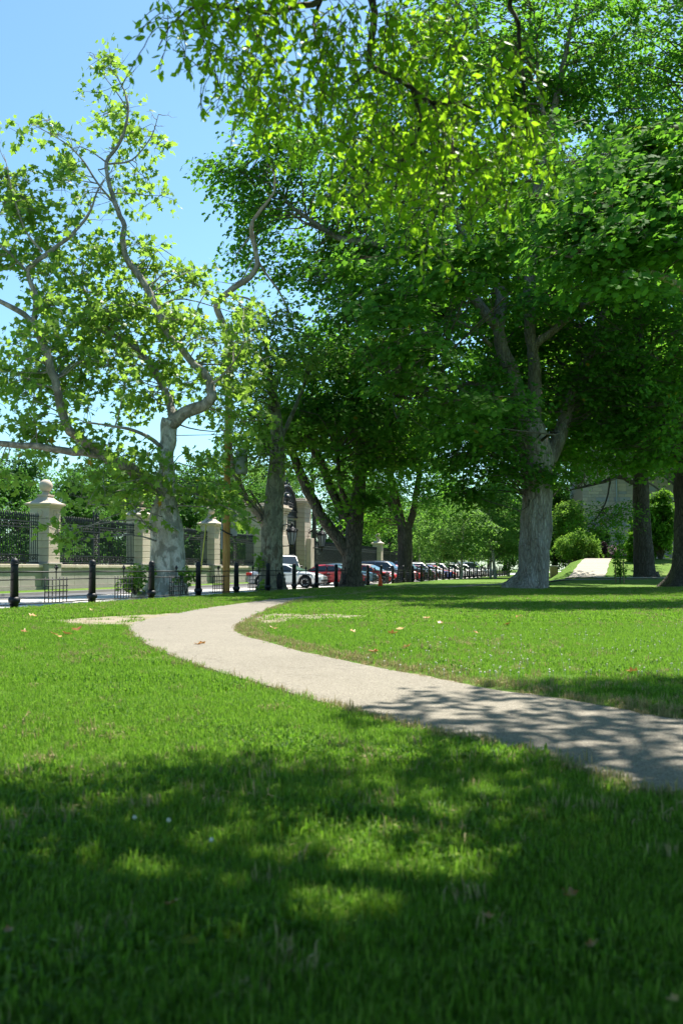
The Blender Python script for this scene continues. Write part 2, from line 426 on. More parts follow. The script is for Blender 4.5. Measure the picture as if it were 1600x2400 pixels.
# the footpath: two outlines followed on the ground
PL = [Vector((9, 1.2, 0)), Vector((5.2, 2.6, 0)), Vector((2.6, 3.4, 0))] + [gnd(*p) for p in ((1600, 1868), (1450, 1832), (1300, 1784), (1100, 1736), (950, 1702), (800, 1662), (650, 1618), (500, 1573), (400, 1538), (335, 1506), (302, 1480), (318, 1460), (380, 1446), (450, 1431), (550, 1416), (650, 1404), (760, 1396), (900, 1386), (1060, 1376.5), (1180, 1370))] + [Vector((14, 57, 0)), Vector((22, 58, 0))]
PR = [Vector((9, 3.2, 0)), Vector((5.2, 4.6, 0)), Vector((3.0, 5.25, 0))] + [gnd(*p) for p in ((1600, 1690), (1450, 1664), (1300, 1640), (1150, 1618), (1000, 1590), (850, 1560), (700, 1528), (625, 1506), (565, 1489), (548, 1472), (572, 1454), (615, 1433), (655, 1418), (700, 1406), (760, 1398), (840, 1391.5), (930, 1382), (1080, 1373), (1190, 1367.5))] + [Vector((14, 58.5, 0)), Vector((22, 59.5, 0))]
def resample(poly, n):
    P = np.array([p[:2] for p in smooth_path([tuple(q) for q in poly], 6)])
    seg = np.r_[0, np.cumsum(np.linalg.norm(np.diff(P, axis=0), axis=1))]
    return P, seg
def pair_strip(PLs, PRs, n=14):
    a = [np.array(p[:2]) for p in smooth_path([tuple(q) for q in PLs], n)]
    b = [np.array(p[:2]) for p in smooth_path([tuple(q) for q in PRs], n)]
    return a, b
k = min(len(PL), len(PR)); PL, PR = PL[:k], PR[:k]
pa, pb = pair_strip(PL, PR)
def pz(x, y): return max(ground_z(x, y), ground_z(x + .3, y), ground_z(x - .3, y))
def path_mesh(name, a, b, zoff, mat, over=0.0, wob=0.0, cols=5, over_a=None, wob_a=None):
    over_a = over if over_a is None else over_a; wob_a = wob if wob_a is None else wob_a
    m = MB(); vs, fs = [], []
    for i, (p, q) in enumerate(zip(a, b)):
        d = (q - p); L = np.linalg.norm(d); d = d / L
        o1 = over_a + wob_a * (noise.noise(Vector((p[0] * 2.1, p[1] * 2.1, 1.7))) + .6 * noise.noise(Vector((p[0] * 7, p[1] * 7, 4.7))))
        o2 = over + wob * (noise.noise(Vector((q[0] * 2.1, q[1] * 2.1, 9.7))) + .6 * noise.noise(Vector((q[0] * 7, q[1] * 7, 2.7))))
        P, Q = p - d * o1, q + d * o2
        for c in range(cols):
            w = P + (Q - P) * c / (cols - 1); vs.append((w[0], w[1], pz(w[0], w[1]) + zoff))
    for i in range(len(a) - 1):
        for c in range(cols - 1): fs.append((i * cols + c, (i + 1) * cols + c, (i + 1) * cols + c + 1, i * cols + c + 1))
    m.add(vs, fs, 0, True); return tag(m.build(name, mat), kind='structure')
path_mesh('dirt_edge', pa, pb, .004, M['dirt'], .09, .13, 5, .02, .05)
path_mesh('footpath', pa, pb, .012, M['path'], .0, .035)
POLY = np.array([p for p in pa] + [q for q in pb[::-1]])
def blob(name, outline, z, mat, wob=.12):
    """a flat worn patch with a ragged outline"""
    P = smooth_path([tuple(p) for p in outline] + [tuple(outline[0])], 8)[:-1]
    c = sum(P) / len(P); vs = [(c[0], c[1], pz(c[0], c[1]) + z)]
    for p in P:
        k = 1 + wob * noise.noise(Vector((p[0] * 3, p[1] * 3, 8)))
        w = c + (p - c) * k; vs.append((w[0], w[1], pz(w[0], w[1]) + z))
    n = len(P); m = MB(); m.add(vs, [(0, i + 1, (i + 1) % n + 1) for i in range(n)], 0, True)
    return tag(m.build(name, mat), kind='structure')
WORN_A = [gnd(*p) for p in ((95, 1458), (200, 1450), (300, 1443), (400, 1438), (420, 1441), (380, 1452), (330, 1464), (300, 1468), (200, 1465))]
WORN_B = [gnd(*p) for p in ((585, 1452), (640, 1437), (720, 1440), (800, 1440), (885, 1446), (800, 1453), (700, 1455), (620, 1464))]
blob('worn_patch', WORN_A, .008, M['dirt'], .22); blob('worn_patch', WORN_B, .008, M['dirt'], .35)

# the bright concrete walk that climbs the rise on the right
def hill_walk():
    o = tag(link('hill_walk', None), kind='structure')
    n = 22
    def edge(i):
        y = 60.5 + 16.5 * i / n
        return y, (1322 + (1378 - 1322) * ss(i / n * .9) - 800) / F * y, (1408 + (1436 - 1408) * i / n - 800) / F * y
    for i in range(n):
        m = MB(); vs = []
        for k in (i + .012, i + .988):
            y, xl, xr = edge(k); xl += .10 * noise.noise(Vector((y * 1.3, 1, 0))); xr += .10 * noise.noise(Vector((y * 1.3, 7, 0)))
            for c in range(4):
                x = xl + (xr - xl) * c / 3; vs.append((x, y, ground_z(x, y) + .05 + .006 * noise.noise(Vector((i * 3.1, 0, 0)))))
        m.add(vs, [(c, c + 1, c + 5, c + 4) for c in range(3)]); m.build('slab', M['concrete'], o)
    m = MB(); cross, cf = [], []
    for i in range(13):
        x = 15.2 + 13 * i / 12
        for y in (59.2, 60.45): cross.append((x, y, ground_z(x, y) + .045))
    for i in range(12): cf.append((2 * i, 2 * i + 2, 2 * i + 3, 2 * i + 1))
    m.add(cross, cf, 0, True); m.build('cross_walk', M['concrete'], o)
hill_walk()

# ------------------------------------------------------------------ estate wall, piers, iron fence, gate
# each local frame: x across the street (towards the lawn), y along it
WZ = ROAD_Z + .05
def s_px(px, t):
    """street coordinate where the line at offset t meets the image column px"""
    x0 = t / math.cos(A); return s_of(x0 * F / (px - 1400), t)
def pier(loc_s, label, ball=True, w=1.08):
    o = thing('gate_pier', label, 'stone pier', st(loc_s, T_WALL, WZ), -A, 'stone piers of the estate fence')
    m = MB(); m.box((0, 0, 1.9), (w - .12, w - .12, 3.8)); m.build('core', M['mortar'], o)
    m = MB(); m.cbox((0, 0, .62), (w + .12, w + .12, 1.24), .02); m.cbox((0, 0, 1.285), (w + .2, w + .2, .09), .02); m.build('plinth', M['wall_stone'], o)
    bm = MB(); bm.cbox((0, 0, 0), (w, w, .350), .016); bl = bm.mesh('stone_block', M['limestone'])
    z = 1.33
    for i in range(6):
        link('stone_block', bl, o, (0, 0, z + .175)); z += .367
    fm = MB(); fm.cbox((0, 0, .26), (w, w, .52), .016)
    f = fm.build('frieze', M['limestone'], o, (0, 0, z))
    for ang in (0, math.pi / 2, math.pi, -math.pi / 2):
        rm = MB()
        cx, cy = math.cos(ang) * (w / 2 + .004), math.sin(ang) * (w / 2 + .004)
        ring = [(cx - math.sin(ang) * .15 * math.cos(th), cy + math.cos(ang) * .15 * math.cos(th), .26 + .15 * math.sin(th)) for th in np.linspace(0, 2 * math.pi, 17)]
        rm.tube(ring, .03, 5, 0, False); rm.build('rosette', M['limestone'], f)
    z += .52
    q = .7071
    cm = MB()
    prof = [(w / 2 + .01, 0), (w / 2 + .05, .03), (w / 2 + .06, .09), (w / 2 + .15, .14), (w / 2 + .19, .17), (w / 2 + .19, .235)]
    cm.lathe([(r / q, zz) for r, zz in prof], 4, (0, 0, z), 0, False, True)
    prof = [(w / 2 + .17, .236), (w / 2 + .02, .30), (w / 2 - .13, .40), (w / 2 - .24, .52), (w / 2 - .28, .60), (w / 2 - .23, .62), (w / 2 - .23, .69)]
    cm.lathe([(r / q, zz) for r, zz in prof], 4, (0, 0, z), 0, False, True)
    cm.build('cap', M['limestone'], o)
    if ball:
        b = MB(); b.lathe([(.26, .69), (.20, .74), (.17, .80), (.20, .84)], 16, (0, 0, z)); b.ball((0, 0, z + 1.13), .335, 20, 14); b.build('ball_finial', M['limestone'], o)
    return o
PIER_S = [s_px(106, T_WALL) - 10.6, s_px(106, T_WALL), s_px(325, T_WALL), s_px(493, T_WALL)]
GL0, GL1 = s_px(585, T_WALL - .7), s_px(672, T_WALL + 1.3)       # left gate pier
GR0 = s_px(713, T_WALL + 1.3); GR1 = GR0 + 2.0
PIER_S2 = [s_px(885, T_WALL), s_px(938, T_WALL), s_px(975, T_WALL), s_px(1010, T_WALL)]
pl = ['tall limestone pier with ball finial, outside the left edge', 'limestone pier with round ball finial left of the pale sycamore', 'limestone pier directly beside the pale sycamore trunk, ball hidden by leaves', 'limestone pier between the yellow guy guard and the wooden utility pole']
pl2 = ['distant limestone pier right of the forked ridged trunk', 'distant limestone pier beside the dark parked suv roof', 'farthest limestone piers of the estate wall behind parked cars', 'farthest limestone piers of the estate wall behind parked cars']
for s, l in zip(PIER_S[1:] + PIER_S2, pl[1:] + pl2): pier(s, l, True)

def wall_run(s0, s1, label):
    o = thing('boundary_wall', label, 'wall', st(s0, T_WALL, WZ), -A, 'low walls under the iron fence')
    L = s1 - s0
    m = MB(); m.box((0, L / 2, .08), (.66, L, .16)); m.build('footing', M['wall_stone'], o)
    n = max(1, round(L / 1.9)); b = MB(); b.cbox((0, 0, 0), (.54, L / n - .012, .90), .008); bl = b.mesh('stone_block', M['wall_stone'])
    c = MB(); c.cbox((0, 0, 0), (.70, L / n - .008, .17), .02); cl = c.mesh('coping_stone', M['limestone'])
    for i in range(n):
        link('stone_block', bl, o, (0, (i + .5) * L / n, .62)); link('coping_stone', cl, o, (0, (i + .5) * L / n, 1.165))
    return o
PK = MB()
PK.tube([(0, 0, .06), (0, 0, 2.22)], .022, 5, 0, True, False)
PK.lathe([(.022, 2.2), (.05, 2.24), (.02, 2.28), (.055, 2.36), (.03, 2.44), (.004, 2.54)], 6)
PK.ball((0, 0, 1.93), .042, 6, 4)
PICKET = PK.mesh('picket', M['iron_blue'])
def scroll(m, c, r, turns=1.3, rad=.014, flip=1, n=12):
    pts = []
    for i in range(n):
        th = turns * 2 * math.pi * i / (n - 1); rr = r * (1 - .72 * i / (n - 1))
        pts.append((c[0], c[1] + flip * rr * math.cos(th), c[2] + rr * math.sin(th)))
    m.tube(pts, rad, 4, 0, False, False)
def iron_bay(s0, s1, label, fine=True):
    o = thing('iron_fence_panel', label, 'iron fence', st(s0, T_WALL, WZ + 1.25), -A, 'wrought iron fence bays between the piers')
    L = s1 - s0
    for z, h in ((.09, .05), (.46, .05), (1.80, .055), (2.08, .06)):
        m = MB(); m.box((0, L / 2, z), (.06, L, h)); m.build('rail', M['iron_blue'], o)
    n = int(L / .185)
    if fine:
        for i in range(n):
            if abs((i + .5) * L / n - L / 2) < .33: continue
            link('picket', PICKET, o, (0, (i + .5) * L / n, 0))
    else:
        m = MB()
        for i in range(n):
            y = (i + .5) * L / n
            m.box((0, y, 1.2), (.04, .04, 2.3)); m.lathe([(.03, 2.3), (.05, 2.4), (.004, 2.54)], 4, (0, y, 0), 0, False)
        m.build('pickets', M['iron_blue'], o)['kind'] = 'stuff'
    m = MB()
    k = int(L / .30)
    for i in range(k):
        y = (i + .5) * L / k
        if fine:
            scroll(m, (0, y, .275), .13, 1.2, .02, 1 if i % 2 else -1, 10)
            scroll(m, (0, y, 1.94), .10, 1.1, .018, -1 if i % 2 else 1, 9)
        else:
            m.box((0, y, .275), (.03, .16, .30)); m.box((0, y, 1.94), (.03, .12, .2))
    m.build('scroll_band', M['iron_blue'], o)
    # ornamental standard in the middle of the bay
    m = MB()
    for dy in (-.30, .30): m.box((0, L / 2 + dy, 1.3), (.07, .07, 2.6)); m.lathe([(.05, 2.6), (.08, 2.66), (.03, 2.72), (.06, 2.82), (.005, 2.98)], 6, (0, L / 2 + dy, 0))
    for i in range(6):
        scroll(m, (0, L / 2 - .12, .62 + i * .22), .11, 1.2, .02, 1, 9); scroll(m, (0, L / 2 + .12, .62 + i * .22), .11, 1.2, .02, -1, 9)
    m.lathe([(.04, 2.1), (.09, 2.3), (.05, 2.5), (.12, 2.7), (.05, 2.85), (.08, 3.0), (.004, 3.25)], 6, (0, L / 2, 0))
    for fl in (-1, 1): scroll(m, (0, L / 2 + fl * .2, 2.45), .2, 1.3, .025, fl, 12)
    m.build('standard', M['iron_blue'], o)
    return o
bays = [(PIER_S[0], PIER_S[1], 'wrought iron fence bay at the left edge before the ball pier', True), (PIER_S[1], PIER_S[2], 'wrought iron fence bay between the ball pier and the pale sycamore', True),
        (PIER_S[2], PIER_S[3], 'wrought iron fence bay partly hidden behind the pale sycamore trunk', True), (PIER_S[3], GL0 - .35, 'wrought iron fence bay behind the wooden utility pole', True),
        (GR1 + .9, PIER_S2[0], 'distant iron fence bay behind the forked ridged trunk', False), (PIER_S2[0], PIER_S2[1], 'distant iron fence bay above the dark suv roof', False), (PIER_S2[1], PIER_S2[2], 'farthest iron fence bays behind the parked cars', False), (PIER_S2[2], PIER_S2[3], 'farthest iron fence bays behind the parked cars', False)]
wl = ['low pale stone wall under the iron fence at left edge', 'low stone wall under the iron fence left of the sycamore', 'low stone wall behind the pale sycamore trunk', 'low stone wall behind the wooden utility pole', 'distant low wall behind the forked ridged trunk', 'distant low wall beside the dark suv', 'farthest low walls behind the parked cars', 'farthest low walls behind the parked cars']
for (a, b, l, fine), w_ in zip(bays, wl):
    iron_bay(a + .58, b - .58, l, fine); wall_run(a + .66, b - .66, w_)

def gate_pier_big(s0, s1, label, hi):
    L = s1 - s0
    o = thing('entrance_pier', label, 'stone pier', st((s0 + s1) / 2, T_WALL + .2, WZ), -A, 'great piers of the estate gate')
    D = 2.3
    m = MB(); m.box((0, 0, hi / 2), (D - .1, L - .1, hi)); m.build('core', M['mortar'], o)
    m = MB(); m.cbox((0, 0, .5), (D + .2, L + .2, 1.0), .03); m.build('plinth', M['limestone'], o)
    n = int((hi - 1.0 - .5) / .42); h = (hi - 1.5) / n
    b = MB(); b.cbox((0, 0, 0), (D, L, h - .03), .02); bl = b.mesh('stone_block', M['limestone'])
    for i in range(n): link('stone_block', bl, o, (0, 0, 1.0 + (i + .5) * h))
    c = MB(); q = 1.0
    for i, (e, zz, hh) in enumerate(((.02, hi - .40, .2), (.12, hi - .2, .18), (.26, hi - .02, .16), (.34, hi + .12, .12), (.1, hi + .28, .2))): c.cbox((0, 0, zz), (D + 2 * e, L + 2 * e, hh), .02)
    c.build('cornice', M['limestone'], o)
    # narrow wing at the street side
    m = MB(); m.cbox((D / 2 + .22, 0, 1.9), (.42, L * .55, 3.8), .02); m.build('pilaster', M['limestone'], o)
    return o
gate_pier_big(GL0 - .2, GL1, 'great limestone gate pier behind the mottled leaning trunk', 6.0)
gate_pier_big(GR0, GR1, 'great limestone gate pier seen through the forked tree limbs', 7.0)
wp = MB(); wp.cbox((0, 0, 2.0), (1.5, 1.3, 4.0), .03); wp.cbox((0, 0, 4.1), (1.8, 1.6, .2), .03)
wing = thing('wing_pier', 'lower limestone wing beside the right gate pier', 'stone pier', st(GR1 + .75, T_WALL, WZ), -A); wp.build('shaft', M['limestone'], wing)

def estate_gate():
    o = thing('estate_gate', 'tall ornate blue-black iron gate with arched crest', 'gate', st(GL1 + .1, T_WALL + .5, WZ), -A)
    L = GR0 - GL1 - .2
    for side in (0, 1):
        y0 = side * L / 2
        m = MB()
        for y in (y0 + .06, y0 + L / 2 - .06): m.box((0, y, 2.7), (.12, .12, 5.4))
        for z in (.12, .9, 1.2, 3.9, 4.2, 5.3): m.box((0, y0 + L / 4, z), (.07, L / 2 - .12, .08))
        lf = m.build('gate_leaf', M['iron_blue'], o)
        b = MB(); b.box((0, 0, 2.55), (.065, .065, 2.7)); bar = b.mesh('bar', M['iron_blue'])
        for i in range(13): link('bar', bar, lf, (0, y0 + .22 + i * (L / 2 - .44) / 12, 0))
        s = MB()
        for i in range(5):
            y = y0 + .35 + i * (L / 2 - .7) / 4
            scroll(s, (0, y, .52), .24, 1.4, .03, 1); scroll(s, (0, y, 4.75), .26, 1.4, .03, -1); scroll(s, (0, y, 4.05), .13, 1.2, .025, 1)
            scroll(s, (0, y, 1.05), .12, 1.2, .025, -1)
        s.build('scrollwork', M['iron_blue'], lf)
    m = MB()
    m.box((0, L / 2, 5.65), (.35, L + .2, .14)); m.box((0, L / 2, 6.15), (.35, L + .2, .12)); m.box((0, L / 2, 5.9), (.2, L, .36))
    arch = [(0, L / 2 + (L / 2) * math.cos(th), 6.2 + 2.1 * math.sin(th)) for th in np.linspace(0, math.pi, 17)]
    m.tube(arch, .14, 6); m.tube([(0, p[1] * .8 + L * .1, 6.2 + (p[2] - 6.2) * .72) for p in arch], .07, 6)
    for i in range(13):
        th = math.pi * (i + .5) / 13
        scroll(m, (0, L / 2 + L * .43 * math.cos(th), 6.25 + 1.78 * math.sin(th)), .25, 1.4, .035, 1 if i < 7 else -1)
    for dy, h in ((0, 1.0), (-.5, .6), (.5, .6), (-1.1, .5), (1.1, .5)):
        m.lathe([(.06, 0), (.16, .12 * h), (.05, .35 * h), (.13, .6 * h), (.004, h)], 6, (0, L / 2 + dy, 8.2 - abs(dy) * .25))
        scroll(m, (0, L / 2 + dy * .6 + .2, 8.1 - abs(dy) * .3), .3, 1.3, .045, 1); scroll(m, (0, L / 2 + dy * .6 - .2, 8.1 - abs(dy) * .3), .3, 1.3, .045, -1)
    # pierced shield and inner tracery of the crest
    m.lathe([(.01, 0), (.28, .05), (.34, .3), (.2, .55), (.01, .6)], 8, (0, L / 2, 7.0))
    for i in range(15):
        y = L * (.12 + .76 * i / 14); hgt = 1.2 * math.sqrt(max(.05, 1 - ((y - L / 2) / (L / 2)) ** 2))
        m.box((0, y, 6.2 + hgt / 2), (.07, .07, hgt))
        scroll(m, (0, y, 6.45 + .25 * hgt), .20, 1.3, .045, -1 if i % 2 else 1); scroll(m, (0, y, 6.45 + .5 * hgt), .20, 1.3, .03, 1 if i % 2 else -1)
    m.build('crest', M['iron_blue'], o)
estate_gate()
def lantern(px, py, d, label):
    p = at(px, py, d)
    o = thing('gate_lantern', label, 'lantern', p, -A, 'iron lanterns on the gate piers')
    m = MB(); m.lathe([(.05, -.95), (.1, -.8), (.05, -.68), (.16, -.62), (.24, -.56), (.24, -.50)], 8); m.lathe([(.46, .50), (.48, .56), (.34, .66), (.30, .80), (.16, .92), (.08, 1.05), (.12, 1.12), (.01, 1.35)], 8)
    for i in range(8):
        th = 2 * math.pi * i / 8; c, s = math.cos(th), math.sin(th)
        m.tube([(.23 * c, .23 * s, -.5), (.45 * c, .45 * s, .5)], .03, 4, 0, False, False)
        m.lathe([(.05, .6), (.07, .68), (.01, .82)], 5, (.46 * c, .46 * s, 0))
    m.build('frame', M['iron'], o)
    g = MB()
    for i in range(8):
        a, b = 2 * math.pi * i / 8 + .12, 2 * math.pi * (i + 1) / 8 - .12
        gv = [(.22 * math.cos(a), .22 * math.sin(a), -.48), (.22 * math.cos(b), .22 * math.sin(b), -.48), (.44 * math.cos(b), .44 * math.sin(b), .48), (.44 * math.cos(a), .44 * math.sin(a), .48)]
        gm = MB(); gm.add(gv, [(0, 1, 2, 3)]); gm.build('pane', M['lampglass'], o)
    m = MB()
    m.tube([(-1.25, 0, -.55), (-.7, 0, -.62), (-.2, 0, -.6)], .05, 6); m.tube([(-1.25, 0, -1.0), (-1.0, 0, -.95), (-.85, 0, -.8), (-.9, 0, -.66)], .035, 5)
    m.tube([(-1.25, 0, .7), (-1.0, 0, .9), (-.7, 0, 1.1), (-.35, 0, 1.15), (0, 0, 1.0)], .05, 6); m.box((-1.28, 0, 0), (.06, .12, 2.2))
    for z in (.75, 1.0, -.8):
        pts = [(-1.05 + .18 * (1 - .7 * i / 9) * math.cos(i * .75), 0, z + .18 * (1 - .7 * i / 9) * math.sin(i * .75)) for i in range(10)]
        m.tube(pts, .03, 4, 0, False, False)
    m.build('bracket', M['iron'], o)
lantern(684, 1262, s_px(684, T_WALL + 2.6) * math.cos(A) - (T_WALL + 2.6) * math.sin(A), 'black iron gate lantern beside the mottled leaning trunk')
lantern(754, 1268, s_px(754, T_WALL + 2.6) * math.cos(A) - (T_WALL + 2.6) * math.sin(A), 'black iron gate lantern framed by the forked ridged tree')

# ------------------------------------------------------------------ bollard fence along the lawn
SP0 = s_px(37, T_FENCE); DSP = 3.285 / math.cos(A)
def bollard_meshes():
    m = MB(); m.lathe([(.092, -.05), (.092, .13), (.105, .14), (.125, .165), (.132, .20), (.125, .235), (.105, .26), (.092, .27)], 16); base = m.mesh('base', M['iron'])
    m = MB(); m.lathe([(.090, .27), (.080, .92), (.080, .96)], 16); sh = m.mesh('shaft', M['iron'])
    m = MB(); m.lathe([(.080, .96), (.092, .965), (.092, .985), (.080, .99), (.084, 1.0), (.080, 1.04), (.066, 1.075), (.040, 1.095), (.002, 1.105)], 16); cp = m.mesh('cap', M['iron'])
    return base, sh, cp
BM = bollard_meshes()
ORD = ['second', 'third', 'fourth', 'fifth', 'sixth', 'seventh', 'eighth', 'ninth', 'tenth', 'eleventh', 'twelfth', 'thirteenth', 'fourteenth']
near_b = ['black bollard just beyond the left edge of the lawn fence', 'tall black bollard nearest the left edge of the photograph', 'black bollard left of the pale sycamore, past the first lattice panel', 'black bollard half hidden by the left side of the sycamore trunk', 'black bollard just right of the pale sycamore base', 'black bollard touching the right side of the wooden utility pole',
          'black bollard hidden behind the mottled leaning trunk', 'black bollard in front of the silver car door', 'black bollard in front of the silver car bonnet', 'black bollard left of the forked ridged trunk before the red car', 'black bollard hidden behind the forked ridged trunk', 'black bollard just left of the orange traffic cone', 'black bollard just right of the orange traffic cone', 'black bollard just left of the grey twin-stemmed trunk', 'black bollard overlapping the grey twin-stemmed trunk', 'black bollard just right of the grey twin-stemmed trunk'] + ['small black bollard, %s to the right of the grey twin-stemmed trunk' % o_ for o_ in ORD]
rng = random.Random(5)
NB = 37
for i in range(NB):
    s = SP0 + (i - 1) * DSP
    p = st(s, T_FENCE); p.z = -.005
    lab = near_b[i] if i < len(near_b) else 'tiny far black bollard near the great maple at the row end'
    o = thing('bollard', lab, 'bollard', p, rng.uniform(0, 6), 'black iron bollards along the lawn')
    for nm, me in zip(('base', 'shaft', 'cap'), BM): link(nm, me, o)
    o.rotation_euler.x = rng.gauss(0, .006); o.rotation_euler.y = rng.gauss(0, .006)
def rail_meshes():
    L = DSP - .19
    def rail(z, r):
        m = MB(); m.tube([(0, -L / 2, z), (0, 0, z - .006), (0, L / 2, z)], r, 6); return m.mesh('rail', M['iron'])
    vb = MB(); vb.tube([(0, 0, .085), (0, 0, .68)], .013, 6); vbm = vb.mesh('lattice_bar', M['iron'])
    hb = MB(); hb.tube([(.012, -.50, 0), (.012, .50, 0)], .013, 6); hbm = hb.mesh('cross_bar', M['iron'])
    f = MB(); f.tube([(0, 0, .64), (0, 0, .84)], .014, 6); f.lathe([(.014, .83), (.03, .845), (.02, .86), (.046, .885), (.05, .90), (.044, .92), (.022, .935), (.03, .95), (.006, .975)], 8)
    f.ball((0, -.055, .895), .026, 6, 4); f.ball((0, .055, .895), .026, 6, 4); fm = f.mesh('finial', M['iron'])
    return [rail(z, r) for z, r in ((.80, .019), (.63, .014), (.10, .014))], vbm, hbm, fm
RM = rail_meshes()
near_r = ['black rail and lattice panel running off the left edge', 'black rails with lattice panel between the two leftmost bollards', 'black rails with lattice panel touching the sycamore suckers', 'black rails hidden behind the pale sycamore trunk', 'black rails with lattice panel left of the utility pole', 'black rails with lattice panel left of the mottled leaning trunk', 'black rails half hidden by the mottled leaning trunk', 'black rails with lattice panel over the silver car door', 'black rails with lattice panel over the silver car nose', 'black rails hidden behind the forked ridged trunk', 'black rails with lattice panel right of the forked ridged trunk', 'black rails with dark lattice panel beside the orange cone', 'black rail span over the tan sedan', 'black rail span touching the grey twin-stemmed trunk on its left', 'black rail span starting right of the grey twin-stemmed trunk'] + ['small black rail span, %s to the right of the grey twin-stemmed trunk' % o_ for o_ in ORD]
for i in range(NB - 1):
    s = SP0 + (i - .5) * DSP
    p = st(s, T_FENCE); p.z = 0
    o = thing('railing', near_r[i] if i < len(near_r) else 'tiny far black rail span near the great maple at the row end', 'railing', p, -A, 'rail spans with lattice panels between the bollards')
    for me in RM[0]: link('rail', me, o)
    if i < 16:
        for k in range(7): link('lattice_bar', RM[1], o, (0, -.48 + .16 * k, 0))
        for z in (.63, .49, .36, .23): link('cross_bar', RM[2], o, (0, 0, z - .015))
    else:
        if i == 16:
            m = MB()
            for k in range(7): m.box((0, -.48 + .16 * k, .38), (.026, .026, .6))
            for z in (.63, .49, .36, .23): m.box((.026, 0, z - .015), (.024, 1.0, .026))
            FARL = m.mesh('lattice_panel', M['iron'])
        link('lattice_panel', FARL, o)
    link('finial', RM[3], o)

# ------------------------------------------------------------------ utility pole, guy guard, cone
pp = gnd(530, 1393, ROAD_Z); PD = pp.y
pole = thing('utility_pole', 'brown wooden utility pole behind the black fence', 'utility pole', pp)
m = MB(); m.tube([(0, 0, -.1), (.0, 0, 2), (.02, 0, 6), (.05, 0, 10.5)], [.155, .15, .135, .11], 14); m.build('shaft', M['pole'], pole)
m = MB(); m.cbox((.30, .05, 3.05), (.30, .08, 1.15), .01); m.build('meter_box', M['greymetal'], pole)
m = MB(); m.cbox((-.19, 0, 2.55), (.07, .07, 1.3), .01); m.build('conduit', M['greymetal'], pole)
m = MB(); m.tube([(-.2, -.14, 2.72), (0, -.17, 2.6), (.25, -.06, 2.5)], .03, 6); m.build('strap', M['trim'], pole)
m = MB(); m.lathe([(.24, 0), (.26, .06), (.26, .95), (.22, 1.02), (.1, 1.08)], 14, (.62, 0, 5.1)); m.box((.25, 0, 5.6), (.5, .08, .1)); m.build('transformer', M['greymetal'], pole)
g0 = at(465, 1336, PD - .4); g1 = at(477, 1230, PD - .4)
gg = thing('guy_guard', 'thin yellow guy wire guard leaning beside the utility pole', 'guy guard', (g0.x, g0.y, ROAD_Z))
dr = (g1 - g0)
m = MB(); m.tube([(0, 0, 0), (dr.x * .55, 0, g0.z - ROAD_Z), (dr.x * 1.55, 0, g1.z - ROAD_Z)], .028, 8); m.build('sleeve', M['yellow'], gg)
m = MB(); m.tube([(dr.x * 1.55, 0, g1.z - ROAD_Z), (pp.x - g0.x, pp.y - g0.y, 7.5)], .01, 4); m.build('wire', M['greymetal'], gg)
cp_ = at(891, 1368, 52.5)
cone = thing('traffic_cone', 'orange traffic cone standing behind the black fence', 'traffic cone', (cp_.x, cp_.y, ROAD_Z))
m = MB(); m.lathe([(.15, .04), (.095, .42), (.03, .78), (.028, .80)], 14); m.build('cone_body', M['cone'], cone)
m = MB(); m.cbox((0, 0, .022), (.40, .40, .044), .01); m.build('base', M['cone'], cone)

